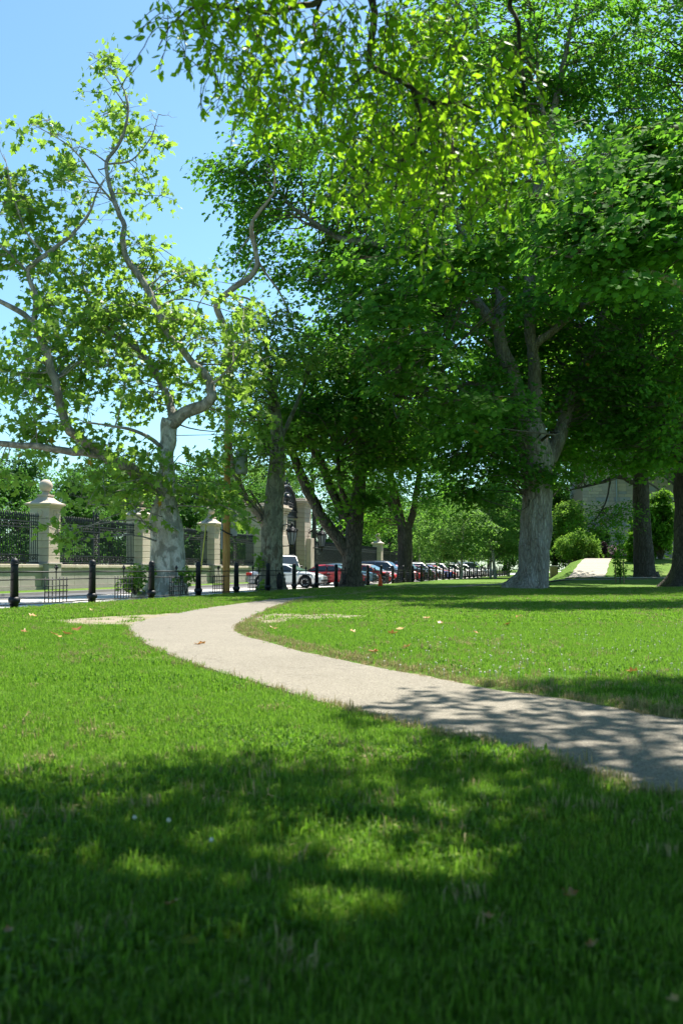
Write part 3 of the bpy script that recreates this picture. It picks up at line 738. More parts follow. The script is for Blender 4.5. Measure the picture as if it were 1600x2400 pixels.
# ------------------------------------------------------------------ parked cars (x forward, y left, z up)
def interp(x, pts):
    for (x0, y0), (x1, y1) in zip(pts, pts[1:]):
        if x <= x1: return y0 + (y1 - y0) * ss((x - x0) / (x1 - x0)) if x1 > x0 else y1
    return pts[-1][1]
def make_car(kind, color, label, loc, rz):
    K = {'coupe': dict(L=4.4, W=1.80, H=1.38, wb=2.65, belt=.90, top=[(-2.27, .78), (-2.1, .92), (-1.6, .95), (-.5, .90), (.75, .93), (1.6, .84), (2.15, .68), (2.27, .52)], cab=(-1.75, -.95, .12, 1.05)),
         'sedan': dict(L=4.75, W=1.82, H=1.46, wb=2.75, belt=.93, top=[(-2.37, .80), (-2.2, .97), (-1.5, 1.0), (-.5, .95), (.85, .97), (1.7, .88), (2.2, .74), (2.37, .55)], cab=(-1.75, -1.05, .25, 1.2)),
         'suv': dict(L=4.7, W=1.88, H=1.72, wb=2.70, belt=1.08, top=[(-2.35, .95), (-2.28, 1.10), (-1.5, 1.10), (-.5, 1.06), (.8, 1.08), (1.6, 1.02), (2.2, .90), (2.35, .62)], cab=(-2.25, -1.95, .35, 1.05)),
         'van': dict(L=5.0, W=1.94, H=2.03, wb=3.1, belt=1.18, top=[(-2.5, 1.0), (-2.46, 1.2), (-1.5, 1.2), (.5, 1.16), (1.4, 1.18), (2.1, 1.0), (2.4, .86), (2.5, .60)], cab=(-2.45, -2.38, .9, 1.65)),
         'pickup': dict(L=5.4, W=1.95, H=1.82, wb=3.4, belt=1.12, top=[(-2.7, 1.05), (-2.6, 1.08), (-.7, 1.08), (.5, 1.12), (1.3, 1.14), (2.2, 1.06), (2.6, .98), (2.7, .66)], cab=(-.75, -.55, .55, 1.25))}[kind]
    L, Wd, H, wb, belt, top, (c0, c1, c2, c3) = K['L'], K['W'], K['H'], K['wb'], K['belt'], K['top'], K['cab']
    hw = Wd / 2; rw = .33 if kind in ('coupe', 'sedan') else .37; ra = rw + .065
    o = thing('parked_car', label, 'car' if kind != 'van' else 'van', loc, rz, 'cars parked nose-in along the street')
    pm = PAINT[color]
    xs = sorted(set([round(x, 3) for x in np.linspace(-L / 2, L / 2, 30)] + [round(sx * wb / 2 + ra * math.cos(t), 3) for sx in (-1, 1) for t in np.linspace(0, math.pi, 11)]))
    m = MB(); rings = []
    for x in xs:
        e = abs(2 * x / L); w = hw * (1 - .16 * e ** 5 - .03 * e * e); zt = interp(x, top)
        zb = .21 + .10 * max(0, e - .85) / .15
        for sx in (-1, 1):
            dx = x - sx * wb / 2
            if abs(dx) < ra: zb = max(zb, rw + math.sqrt(ra * ra - dx * dx))
        zm = min(zt - .1, max(zb + .02, .62))
        half = [(w * .93, zb), (w * .985, min(zb + .06, zm)), (w, zm), (w * .985, max(zm + .02, zt - .13)), (w * .94, zt - .035), (w * .84, zt), (0, zt + .025)]
        rings.append([(x, y, z) for y, z in half] + [(x, -y, z) for y, z in half[-2::-1]])
    n = len(rings[0]); vs = [p for r in rings for p in r]; fs = []
    for i in range(len(rings) - 1):
        for k in range(n - 1): fs.append((i * n + k, (i + 1) * n + k, (i + 1) * n + k + 1, i * n + k + 1))
    fs.append(tuple(range(n))); fs.append(tuple(range((len(rings) - 1) * n + n - 1, (len(rings) - 1) * n - 1, -1)))
    m.add(vs, fs, 0, True); m.build('body', pm, o)
    m = MB(); m.box((0, 0, .30), (L - .3, Wd - .45, .2))
    for sx in (-1, 1): m.box((sx * wb / 2, 0, .45), (2 * ra - .04, Wd - .52, .5))
    m.build('underbody', M['trim'], o)
    # cabin: stations rear base, rear roof, front roof, windscreen base
    yb, yr = hw * .93, hw * .93 - (H - belt) * .30
    def yw(z): return yb + (yr - yb) * ss((z - belt) / (H - belt)) if False else yb + (yr - yb) * (z - belt) / (H - belt)
    if kind == 'van': yr = hw * .86
    st_ = [(c0, belt - .05, belt - .03), (c1, belt - .05, H - .045), ((c1 + c2) / 2, belt - .05, H), (c2, belt - .05, H - .05), (c3, belt - .05, belt - .03)]
    m = MB(); vs, fs = [], []
    for x, zb, zt in st_:
        y0, y1 = yw(zb), yw(zt)
        vs += [(x, y0, zb), (x, y1, max(zb, zt - .05)), (x, y1 - .10, zt), (x, 0, zt + .02), (x, -y1 + .10, zt), (x, -y1, max(zb, zt - .05)), (x, -y0, zb)]
    for i in range(4):
        for k in range(6): fs.append((i * 7 + k, (i + 1) * 7 + k, (i + 1) * 7 + k + 1, i * 7 + k + 1))
    m.add(vs, fs, 0, True); m.build('cabin', pm, o)
    zl, zh = belt + .01, H - .11
    def fx(z): return c3 + (c2 - c3) * (z - belt) / (H - .05 - belt)
    def bx(z): return c0 + (c1 - c0) * (z - belt) / (H - .045 - belt)
    mid = (c1 + c2) / 2 + .12
    for sy in (-1, 1):
        spans = [(mid + .05, None)] + ([(None, mid - .05)] if kind != 'van' else [])
        for a, b in spans:
            g = MB(); pts = []
            for z in (zl, zh):
                xa = a if a is not None else bx(z) + .10; xb = b if b is not None else fx(z) - .10
                pts.append(((xa, sy * (yw(z) + .012), z), (xb, sy * (yw(z) + .012), z)))
            q = [pts[0][0], pts[0][1], pts[1][1], pts[1][0]]
            g.add(q, [(0, 1, 2, 3) if sy < 0 else (3, 2, 1, 0)]); g.build('window', M['glass'], o)
    for nm, X in (('windscreen', fx), ('rear_window', bx)):
        sg = 1 if nm == 'windscreen' else -1
        if kind == 'van' and sg < 0: continue
        g = MB(); q = []
        for z, k in ((belt + .03, -.06), (H - .10, -.10)):
            y = yw(z) + k
            q += [(X(z) + sg * .02, y, z + .012), (X(z) + sg * .02, -y, z + .012)]
        g.add(q, [(0, 1, 3, 2) if sg > 0 else (1, 0, 2, 3)]); g.build(nm, M['glass'], o)
    # doors as thin raised skins with handles
    for sy in (-1, 1):
        for x0, x1 in ((mid - .02, min(wb / 2 - ra - .04, c3 - .1)), (max(-wb / 2 + ra * .6, c0 + .2), mid - .04)):
            if x1 - x0 < .4: continue
            d = MB(); d.cbox(((x0 + x1) / 2, sy * hw * .985, .60), (x1 - x0, .03, .56), .008)
            dd = d.build('door', pm, o)
            h = MB(); h.cbox((x0 + .14, sy * (hw * .985 + .025), .80), (.2, .03, .035), .006); h.build('handle', M['chrome'], dd)
    wm = MB(); wm.lathe([(rw - .12, -.10), (rw - .02, -.105), (rw, -.08), (rw, .08), (rw - .02, .105), (rw - .12, .10)], 22)
    for v in range(len(wm.v)): x, y, z = wm.v[v]; wm.v[v] = (x, z, y)
    wme = wm.mesh('tyre', M['tyre'])
    rm = MB()
    for k in range(7):
        th = 2 * math.pi * k / 7; rm.box((0, 0, 0), (.001, .001, .001)) if False else None
        c, s = math.cos(th), math.sin(th); t = .035
        a = (rw - .125)
        rm.add([(-s * t, .09, c * t), (s * t, .09, -c * t), (a * c + s * t * .7, .105, a * s - c * t * .7), (a * c - s * t * .7, .105, a * s + c * t * .7)], [(0, 1, 2, 3)])
        rm.add([(-s * t, -.09, c * t), (s * t, -.09, -c * t), (a * c + s * t * .7, -.105, a * s - c * t * .7), (a * c - s * t * .7, -.105, a * s + c * t * .7)], [(3, 2, 1, 0)])
    ring = [((rw - .125) * math.cos(t), .10, (rw - .125) * math.sin(t)) for t in np.linspace(0, 2 * math.pi, 23)]
    rm.tube(ring, .018, 5, 0, False); rm.tube([(p[0], -.10, p[2]) for p in ring], .018, 5, 0, False); rme = rm.mesh('rim', M['rim'])
    hub = MB(); hub.lathe([(.001, -.085), (rw - .13, -.08), (rw - .13, .08), (.001, .085)], 16)
    for v in range(len(hub.v)): x, y, z = hub.v[v]; hub.v[v] = (x, z, y)
    hubm = hub.mesh('hub', M['trim'])
    for sx in (-1, 1):
        for sy in (-1, 1):
            w = link('wheel', wme, o, (sx * wb / 2, sy * (hw - .135), rw)); link('rim', rme, w); link('hub', hubm, w)
    zn = interp(L / 2 - .25, top); zr = interp(-L / 2 + .1, top)
    for sy in (-1, 1):
        h = MB(); h.add([(L / 2 - .42, sy * hw * .935, zn - .02), (L / 2 - .10, sy * hw * .72, zn - .10), (L / 2 + .005, sy * hw * .70, zn - .24), (L / 2 - .28, sy * hw * .97, zn - .20), (L / 2 - .40, sy * hw * .80, zn + .01), (L / 2 - .45, sy * hw * .9, zn - .2)], [(0, 1, 2, 3), (0, 4, 1), (0, 3, 5), (1, 4, 5, 2), (3, 2, 5), (0, 5, 4)]); h.build('headlight', M['headlamp'], o)
        t = MB(); t.cbox((-L / 2 + .13, sy * (hw * .80), zr - .13), (.36, .24, .16), .02); t.build('tail_light', M['tail'], o)
        r = MB(); r.cbox((c3 - .42, sy * (hw + .09), belt + .07), (.13, .22, .13), .03); r.build('mirror', pm if color != 'white' else M['trim'], o)
    g = MB(); g.cbox((L / 2 - .04, 0, .40), (.12, Wd * .62, .16), .02); g.build('grille', M['trim'], o)
    if color in ('white', 'tan', 'navy') : 
        q = MB(); q.cbox((-L / 2 - .01, 0, .62), (.03, .5, .13), .005); q.build('number_plate', M['plate'], o)
    if kind in ('suv', 'van'):
        q = MB()
        for sy in (-1, 1): q.tube([(c1 + .2, sy * (yr - .12), H + .0), (c1 + .35, sy * (yr - .12), H + .05), (c2 - .35, sy * (yr - .12), H + .05), (c2 - .2, sy * (yr - .12), H + .0)], .02, 5)
        q.build('roof_rail', M['trim'], o)
    return o
CARS = [(57.6, 'coupe', 'silver', 'silver coupe behind the mottled leaning trunk and fence', -.15), (70.0, 'van', 'white', 'white van standing behind the silver coupe', -4.3), (66.0, 'coupe', 'red', 'bright red coupe between the silver coupe and forked ridged trunk', .3), (70.5, 'sedan', 'silver', 'silver car with pale roof directly behind the forked ridged trunk', -.2),
        (73.8, 'coupe', 'red', 'low red car nose just left of the orange cone', .7), (78.0, 'sedan', 'tan', 'tan sedan right of the orange traffic cone', -.2), (82.3, 'suv', 'navy', 'dark blue tall suv behind the tan sedan', 0.2), (86.0, 'sedan', 'red', 'red sedan seen behind the grey twin-stemmed trunk', .2), (90.5, 'pickup', 'black', 'black pickup just right of the grey twin-stemmed trunk', 0), (95.0, 'sedan', 'darkred', 'dark red sedan beside the black pickup', .4),
        (99.5, 'suv', 'white', 'white suv left of the slim young trunk', 0), (103.5, 'sedan', 'blue', 'bright blue sedan behind the slim young trunk', .3), (108, 'sedan', 'red', 'small far red car right of the blue sedan', 0), (112, 'suv', 'white', 'white suv right of the slim young trunk', 0), (117, 'sedan', 'silver', 'small far silver sedan amid white cars', 0), (122, 'suv', 'white', None, 0), (127, 'sedan', 'grey', None, 0), (132, 'suv', 'white', None, 0), (138, 'van', 'white', 'white van just left of the great maple trunk', 0), (144, 'sedan', 'silver', None, 0), (150, 'suv', 'white', None, 0)]
rng = random.Random(3)
for d, kind, col, lab, dt in CARS:
    t = T_CARS + dt
    make_car(kind, col, lab or 'tiny far parked car at the end of the street row', st(s_of(d, t), t, ROAD_Z), -A + rng.uniform(-.05, .05) - (R(58) if d == 70.0 else 0))

# ------------------------------------------------------------------ stone building and brick stub on the rise
bp = at(1366, 1320, 96); bz = ground_z(bp.x, 96)
bld = thing('stone_building', 'brown stone building behind the trees on the rise', 'building', (bp.x, 96, bz - .2), R(-8))
BW, BH, BD = 9.0, 13.0, 14.0
m = MB(); m.box((BW / 2, BD / 2, BH / 2), (BW - .06, BD, BH)); m.build('wall', M['mortar'], bld)
m = MB(); m.box((BW / 2, BD / 2, BH + .15), (BW + .6, BD + .6, .3)); m.add([(-.3, -.3, BH + .3), (BW + .3, -.3, BH + .3), (BW + .3, BD + .3, BH + .3), (-.3, BD + .3, BH + .3), (BW / 2, 3, BH + 4), (BW / 2, BD - 3, BH + 4)], [(0, 1, 4), (1, 2, 5, 4), (2, 3, 5), (3, 0, 4, 5)]); m.build('roof', M['asphalt'], bld)
b = MB(); b.cbox((0, 0, 0), (1, .08, 1), .012)
BLK = []
for k_, mm in (('a', 'build_a'), ('b', 'build_b'), ('c', 'build_c')): BLK.append(b.mesh('stone_block', M[mm]))
rng = random.Random(11); z = .02; cnt = 0
WIN = (6.15, 2.6, 1.1, 1.9)
while z < 9.6:
    h = rng.choice((.28, .34, .42)); x = 0.0
    while x < 7.6:
        w = rng.uniform(.45, 1.05)
        if not (x + w > WIN[0] and x < WIN[0] + WIN[2] and z + h > WIN[1] and z < WIN[1] + WIN[3]) and cnt < 298:
            me = BLK[rng.choices((0, 1, 2), (6, 2, 2))[0]]
            q = link('stone_block', me, bld, (x + w / 2, -.01 - rng.uniform(0, .012), z + h / 2)); q.scale = (w - .02, 1, h - .02); cnt += 1
        x += w
    z += h
wnd = MB(); x, z, w, h = WIN
for c, s in (((x + w / 2, -.02, z), (w + .1, .16, .1)), ((x + w / 2, -.02, z + h), (w + .1, .14, .1)), ((x, -.02, z + h / 2), (.1, .14, h - .1)), ((x + w, -.02, z + h / 2), (.1, .14, h - .1)), ((x + w / 2, -.01, z + h / 2), (w - .1, .06, .06))): wnd.box(c, s)
fr = wnd.build('window', M['white'], bld); g = MB(); g.box((x + w / 2, -.0, z + h / 2), (w - .1, .03, h - .1)); g.build('pane', M['winglass'], fr)
m = MB(); m.tube([(3.2, -.14, .1), (3.2, -.14, 12.5)], .06, 8); m.build('downspout', M['greymetal'], bld)
bq = at(1296, 1327, 74); stub = thing('brick_pillar', 'short tan brick stub at the foot of the rise', 'brick pillar', (bq.x, 74, ground_z(bq.x, 74) - .1))
bm = MB(); bm.box((0, 0, .45), (.46, .36, .9)); bm.build('core', M['mortar'], stub)
b = MB(); b.cbox((0, 0, 0), (.235, .37, .070), .006); bme = b.mesh('brick', M['brickwall'])
for r_ in range(11):
    for k in range(2): link('brick', bme, stub, ((-.122 + .244 * k) , 0, .05 + .082 * r_))
m = MB(); m.cbox((0, 0, .95), (.58, .46, .09), .015); m.build('cap', M['kerb'], stub)

# ------------------------------------------------------------------ foliage machinery
T_QUAD = (np.array([(0, 0, 0), (.45, .36, .07), (1, 0, -.06), (.45, -.36, .07)]), [(0, 2, 1), (0, 3, 2)])
T_LOBE = (np.array([(.34, 0, .05), (0, 0, 0), (.04, .46, .0), (.27, .27, .03), (.55, .58, -.03), (.60, .22, .02), (1, 0, -.08), (.60, -.22, .02), (.55, -.58, -.03), (.27, -.27, .03), (.04, -.46, .0)]),
          [(0, i, i + 1) for i in range(1, 10)] + [(0, 10, 1)])
T_LOBE = (T_LOBE[0], [(a, c, b) for a, b, c in T_LOBE[1]])
T_FIVE = (np.array([(0, 0, 0), (.12, .42, .02), (.34, .24, .04), (.62, .46, -.02), (1, 0, -.07), (.62, -.46, -.02), (.34, -.24, .04), (.12, -.42, .02)]), [(0, 2, 1), (2, 4, 3), (0, 6, 4), (0, 4, 2), (4, 6, 5), (0, 7, 6)])
T_OVAL = (np.array([(0, 0, 0), (.5, 0, -.05), (1, 0, .02), (.18, .17, .02), (.48, .27, .04), (.80, .13, .03), (.18, -.17, .02), (.48, -.27, .04), (.80, -.13, .03)]),
          [(0, 1, 3), (3, 1, 4), (1, 5, 4), (1, 2, 5), (0, 6, 1), (6, 7, 1), (1, 7, 8), (1, 8, 2)])
def norm(a): return a / np.maximum(1e-9, np.linalg.norm(a, axis=-1, keepdims=True))
def leaves_mesh(name, P, N, T, S, rnd, tmpl, mat):
    tv, tf = tmpl
    N = norm(N); T = norm(T - N * np.sum(T * N, 1, keepdims=True)); B = np.cross(N, T)
    V = P[:, None, :] + S[:, None, None] * (tv[None, :, 0:1] * T[:, None] + tv[None, :, 1:2] * B[:, None] + tv[None, :, 2:3] * N[:, None])
    n, k = len(P), len(tv); nf = len(tf)
    idx = (np.array(tf)[None] + (np.arange(n) * k)[:, None, None]).reshape(-1)
    me = bpy.data.meshes.new(name)
    me.vertices.add(n * k); me.vertices.foreach_set('co', V.reshape(-1).astype(np.float32))
    me.loops.add(len(idx)); me.loops.foreach_set('vertex_index', idx.astype(np.int32))
    me.polygons.add(n * nf); me.polygons.foreach_set('loop_start', np.arange(0, 3 * n * nf, 3, dtype=np.int32))
    a = me.attributes.new('rnd', 'FLOAT', 'FACE'); a.data.foreach_set('value', np.repeat(rnd, nf).astype(np.float32))
    me.materials.append(mat); me.update(calc_edges=True); me.validate()
    return me
def px_lobe(cx, cy, rx, ry, d, rd, n):
    c = at(cx, cy, d); return (np.array(c), np.array((rx / F * d, rd, ry / F * d)), n)
def clumps_in(rs, lobes, surf=2.0):
    out = []
    for c, r, n in lobes:
        u = norm(rs.normal(size=(n, 3))); k = rs.uniform(size=(n, 1)) ** (1 / (3.0 * surf / 2))
        for p in c + u * k * r: out.append((p, norm((u[0:1] * 0 + (p - c) / r))[0]))
    return out
def foliage(rs, clumps, rc=(.6, 1.3), flat=.45, nspray=(6, 11), sr=(.45, .75), nleaf=(16, 28), size=(.12, .17), out=.55, nj=.45, droop=.35, cen=None, cout=.45):
    """leaf clumps of flat sprays; returns leaf arrays and the spray stems"""
    Ps, Ns, Ts, Ss, stems = [], [], [], [], []
    for c, o in clumps:
        R_ = rs.uniform(*rc); m = rs.integers(nspray[0], nspray[1] + 1)
        for _ in range(m):
            g = rs.normal(size=3) * np.array((1, 1, flat)) * R_ * .62
            s = c + g; rr = rs.uniform(*sr); nl = rs.integers(nleaf[0], nleaf[1] + 1)
            od = np.array((g[0], g[1], 0)); od = od / (np.linalg.norm(od) + 1e-6)
            n = norm(np.array((0, 0, 1.0)) + out * .5 * od + out * .35 * o + rs.normal(size=3) * .22)
            if cen is not None:
                e = np.array((c[0] - cen[0], c[1] - cen[1], 0)); n = norm(n + cout * e / (np.linalg.norm(e) + .5))
            ax = norm(np.cross(n, np.array((.3, .8, .1)))); bx = np.cross(n, ax)
            th = rs.uniform(0, 2 * np.pi, nl); q = np.sqrt(rs.uniform(size=nl)) * rr
            p = s + (np.cos(th) * q)[:, None] * ax + (np.sin(th) * q)[:, None] * bx + rs.normal(size=(nl, 1)) * .06 * n
            p[:, 2] -= droop * (q / rr) ** 2 * rr
            Ps.append(p); Ns.append(n + rs.normal(size=(nl, 3)) * nj)
            Ts.append((np.cos(th))[:, None] * ax + (np.sin(th))[:, None] * bx + rs.normal(size=(nl, 3)) * .4 + np.array((0, 0, -.25)))
            Ss.append(rs.uniform(size[0], size[1], nl)); stems.append((c, s))
    P = np.concatenate(Ps); rnd = np.clip(rs.beta(2.2, 2.2, len(P)) * .97 + (rs.uniform(size=len(P)) > .985) * .3, 0, 1)
    return P, np.concatenate(Ns), np.concatenate(Ts), np.concatenate(Ss), rnd, stems
def limb_pts(path, d, sub=4):
    """(px, py, radius, depth offset) -> smooth list of (xyz, r)"""
    P = []
    for q in path:
        w = at(q[0], q[1], d + (q[3] if len(q) > 3 else 0)); P.append((w.x, w.y, w.z, q[2]))
    S = smooth_path(P, sub); out = []
    for i, s in enumerate(S):
        v = Vector(s[:3]); r = max(.004, s[3]); k = .0 if i in (0, len(S) - 1) or r > .3 else min(.085, .48 * r)
        out.append((v + noise.noise_vector(v * 2.3 + Vector((d, 0, 0))) * k, r * (1 + (.12 if r < .3 else .04) * noise.noise(v * 1.7))))
    return out
def trunk_mesh(mb, L, n, seed, base=False, rough=.05, lobes=5):
    z0 = L[0][0].z
    def wob(th, i, p):
        k = 1 + rough * noise.noise(Vector((math.cos(th) * 1.4, math.sin(th) * 1.4, p.z * .8 + seed))) * 2 + rough * .8 * noise.noise(Vector((math.cos(th) * 3.5, math.sin(th) * 3.5, p.z * 1.8 + seed * 2)))
        if base:
            f = max(0.0, 1 - (p.z - z0) / 1.3) ** 2
            k += f * (.20 * math.cos(lobes * th + seed) + .12 * math.cos((lobes + 2) * th + 2 * seed))
        return k
    mb.tube([p for p, r in L], [r for p, r in L], n, 0, True, True, wob)
def make_tree(name, label, d, trunk, limbs, lobes, leafmat, barkmat, seed, tmpl=T_QUAD, base_z=None, surf=2.0, limbmat=None, twigk=1.0, nsides=20, group=None, fol=None, cat='tree', rough=.05, extra=None, branch_r=.04, shelves=None, bare=None):
    rs = np.random.default_rng(seed)
    Lt = limb_pts(trunk, d, 5)
    b = Lt[0][0].copy(); gz = ground_z(b.x, b.y) if base_z is None else base_z
    o = thing(name, label, cat, (b.x, b.y, gz), 0, group)
    off = Vector((b.x, b.y, gz))
    Lt = [(p - off, r) for p, r in Lt]
    Lt = [(Vector((Lt[0][0].x, Lt[0][0].y, -.15)), Lt[0][1] * 1.08)] + Lt
    mb = MB(); trunk_mesh(mb, Lt, nsides, seed * 1.3, True, rough); mb.build('trunk', barkmat, o)
    skel = [(p, r) for p, r in Lt if p.z > 1.5]
    for i, lb in enumerate(limbs):
        lm = (limbmat or {}).get(i, barkmat)
        L = [(p - off, r) for p, r in limb_pts(lb, d, 4)]
        mb = MB(); trunk_mesh(mb, L, 10 if L[0][1] > .12 else 7, seed + i * 3.1, False, rough); mb.build('limb', lm, o)
        skel += L
    cl = clumps_in(rs, lobes, surf); cl = [(c - np.array(off), u) for c, u in cl]
    P, N, T, S, rnd, stems = foliage(rs, cl, cen=(0, 0), **(fol or {}))
    if shelves:
        c2 = [(c - np.array(off), u) for c, u in clumps_in(rs, shelves, surf)]
        X = foliage(rs, c2, (.7, 1.3), .10, (5, 8), (.38, .66), (14, 22), (.18, .27), .7, .32, .6, (0, 0), .5)
        P, N, T, S, rnd = [np.concatenate(q) for q in zip((P, N, T, S, rnd), X[:5])]; stems = stems + X[5]; cl = cl + c2
    link('crown', leaves_mesh('crown', P, N, T, S, rnd, tmpl, leafmat), o)
    SK = np.array([tuple(p) for p, r in skel]); mb = MB()
    for c, u in cl:
        dv = SK - c; dist = np.linalg.norm(dv, axis=1) + np.maximum(0, dv[:, 2]) * 1.5
        k = int(np.argmin(dist)); a = SK[k]; ln = np.linalg.norm(c - a)
        if ln < .2 or ln > 9: continue
        r0 = min(skel[k][1] * .7, branch_r * (0.5 + ln * .18)); mid = (a + c) / 2 + rs.normal(size=3) * .12 * ln + np.array((0, 0, .10 * ln))
        pts = smooth_path([tuple(a), tuple(a * .6 + mid * .4 + rs.normal(size=3) * .04 * ln), tuple(mid), tuple(c)], 2)
        mb.tube(pts, list(np.linspace(r0, max(.008, r0 * .25), len(pts))), 5, 0, False)
    for a, b_ in stems:
        mid = (a + b_) / 2 + rs.normal(size=3) * .08
        mb.tube([a, mid, b_], [.014 * twigk, .009 * twigk, .004 * twigk], 3, 0, False)
    for li, cnt, ln_ in (bare or ()):      # leafless twigs standing off a limb
        L = [(p - off, r) for p, r in limb_pts(limbs[li], d, 4)]
        for _ in range(cnt):
            p, r = L[rs.integers(len(L) // 2, len(L))]; dr = norm(rs.normal(size=3) + np.array((0, 0, .6))); ln = rs.uniform(.4, 1) * ln_; q = np.array(p); pts = [tuple(q)]
            for k in range(4):
                dr = norm(dr + rs.normal(size=3) * .28); q = q + dr * ln / 4; pts.append(tuple(q))
            mb.tube(pts, [.016, .012, .009, .006, .003], 4, 0, False)
            a_ = np.array(pts[2]); d2 = norm(dr + rs.normal(size=3) * .8); mb.tube([tuple(a_), tuple(a_ + d2 * ln * .22), tuple(a_ + d2 * ln * .4 + rs.normal(size=3) * .04)], [.008, .006, .002], 3, 0, False)
    mb.build('branches', M['twig'] if not extra else extra, o)
    return o, off

# ------------------------------------------------------------------ the pale sycamore on the left
SYC = [(388, 1405, 1.0), (391, 1392, .80), (393, 1370, .68), (394, 1340, .60), (394, 1290, .57), (391, 1240, .52), (387, 1208, .49), (389, 1170, .36), (391, 1130, .29), (391, 1070, .265), (393, 1020, .265), (400, 985, .28)]
SYC_L = [
    [(398, 995, .27), (440, 965, .24, -.2), (478, 949, .215, -.3), (496, 930, .20, -.4), (492, 902, .175, -.3), (478, 872, .155, -.2), (452, 848, .13), (425, 815, .125), (393, 785, .125, .2), (375, 735, .13, .3), (352, 690, .135, .5), (330, 650, .13, .5), (302, 612, .12, .6), (288, 565, .115, .6), (291, 530, .105, .6), (271, 480, .09, .7), (257, 430, .08, .8), (251, 382, .075, 1), (283, 332, .065, 1), (301, 262, .05, 1.1), (291, 212, .026, 1.2), (262, 165, .016, 1.2), (212, 128, .008, 1.2)],
    [(408, 985, .17), (395, 935, .14, .4), (364, 871, .12, .8), (328, 824, .10, 1.1), (277, 792, .08, 1.4), (215, 715, .06, 1.6), (190, 660, .04, 1.8)],
    [(372, 1140, .22), (300, 1096, .225, -.4), (235, 1063, .21, -.8), (190, 1030, .185, -1), (157, 1000, .17, -1.1), (140, 930, .15, -1.2), (116, 850, .145, -1.3), (95, 790, .13, -1.3), (77, 757, .12, -1.3), (30, 720, .10, -1.4), (-40, 690, .07, -1.4)],
    [(78, 760, .11, -1.3), (86, 700, .10, -1.2), (66, 640, .09, -1.2), (80, 618, .085, -1.2), (130, 582, .075, -1), (180, 540, .065, -.9), (214, 490, .045, -.8), (232, 440, .028, -.8), (262, 400, .012, -.8)],
    [(240, 1066, .15, -.8), (150, 1055, .13, -1.4), (70, 1045, .11, -1.8), (0, 1040, .10, -2), (-90, 1030, .08, -2)],
    [(271, 480, .05, .7), (230, 430, .04, .3), (190, 370, .03, 0), (145, 330, .022, -.2), (75, 290, .012, -.4)],
    [(252, 385, .04, 1), (310, 375, .032, 1.2), (355, 320, .022, 1.4), (372, 268, .012, 1.5)],
    [(301, 262, .03, 1.1), (280, 225, .022, 1.1), (245, 180, .014, 1.2)],
    [(100, 590, .05, -1.1), (60, 540, .04, -1.2), (30, 450, .028, -1.2), (15, 380, .015, -1.2)],
    [(66, 640, .06, -1.2), (20, 590, .045, -1.4), (-40, 540, .03, -1.5)],
    [(395, 1060, .09), (330, 1015, .07, -.8), (270, 1000, .05, -1.4), (200, 990, .03, -2)],
    [(492, 905, .06, -.3), (530, 870, .045, -.6), (560, 830, .03, -.9), (575, 790, .015, -1)]]
d = 33.0
SYC_L = [[(q[0], q[1], q[2] * .88) + tuple(q[3:]) for q in l] for l in SYC_L]
SYC_C = [px_lobe(*(q[:4] + (q[4] + (1.1 if q[1] < 1000 else .3),) + q[5:6] + (max(3, int(q[6] * .70)),))) for q in (
    (265, 280, 70, 120, 34, 1.2, 11), (255, 160, 30, 30, 34.2, .6, 4), (120, 320, 85, 55, 33, 1.2, 7), (350, 340, 42, 85, 34.2, 1, 6), (300, 450, 85, 65, 34, 1.4, 8), (180, 430, 80, 60, 33, 1.5, 8),
    (55, 470, 70, 110, 32, 1.6, 26), (120, 560, 90, 55, 32.4, 1.6, 15), (30, 620, 60, 60, 31.6, 1.5, 10), (235, 600, 60, 55, 33.5, 1.6, 8), (360, 600, 70, 45, 33.4, 1.4, 9), (440, 640, 60, 50, 33, 1.5, 9),
    (230, 690, 190, 85, 33, 2.8, 42), (120, 800, 150, 110, 32, 3.0, 44), (310, 790, 140, 85, 33, 3, 32), (435, 770, 75, 80, 32.6, 2.2, 18), (560, 740, 40, 30, 34, 1, 4), (560, 850, 75, 65, 32.4, 1.8, 14), (390, 890, 75, 70, 32.4, 2, 12), (250, 910, 130, 80, 32, 2.6, 24), (70, 920, 110, 85, 31.6, 2.6, 24),
    (110, 1030, 150, 50, 31.6, 2.4, 18), (270, 1100, 130, 60, 31.8, 2.2, 18), (350, 1160, 70, 40, 32, 1.4, 9), (235, 1180, 55, 40, 31, 1.0, 7), (165, 1250, 34, 28, 30.6, .5, 4), (470, 1110, 70, 75, 32.4, 1.6, 11), (500, 1160, 70, 36, 32, 1.4, 8), (10, 1110, 40, 30, 31, 1.0, 4), (540, 950, 45, 75, 32.4, 1.4, 10))]
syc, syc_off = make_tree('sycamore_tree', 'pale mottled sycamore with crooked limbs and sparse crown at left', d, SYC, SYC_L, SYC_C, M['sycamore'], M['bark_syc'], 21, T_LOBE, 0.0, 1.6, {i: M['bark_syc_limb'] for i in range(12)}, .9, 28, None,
          dict(rc=(.35, .8), flat=.75, nspray=(4, 7), sr=(.22, .40), nleaf=(5, 9), size=(.15, .28), out=.9, nj=1.0, droop=.5), rough=.07, extra=M['bark_syc_limb'], branch_r=.035, bare=((0, 16, 1.1), (3, 12, 1.0), (5, 6, .8), (6, 5, .8), (1, 8, 1), (8, 6, .8)))
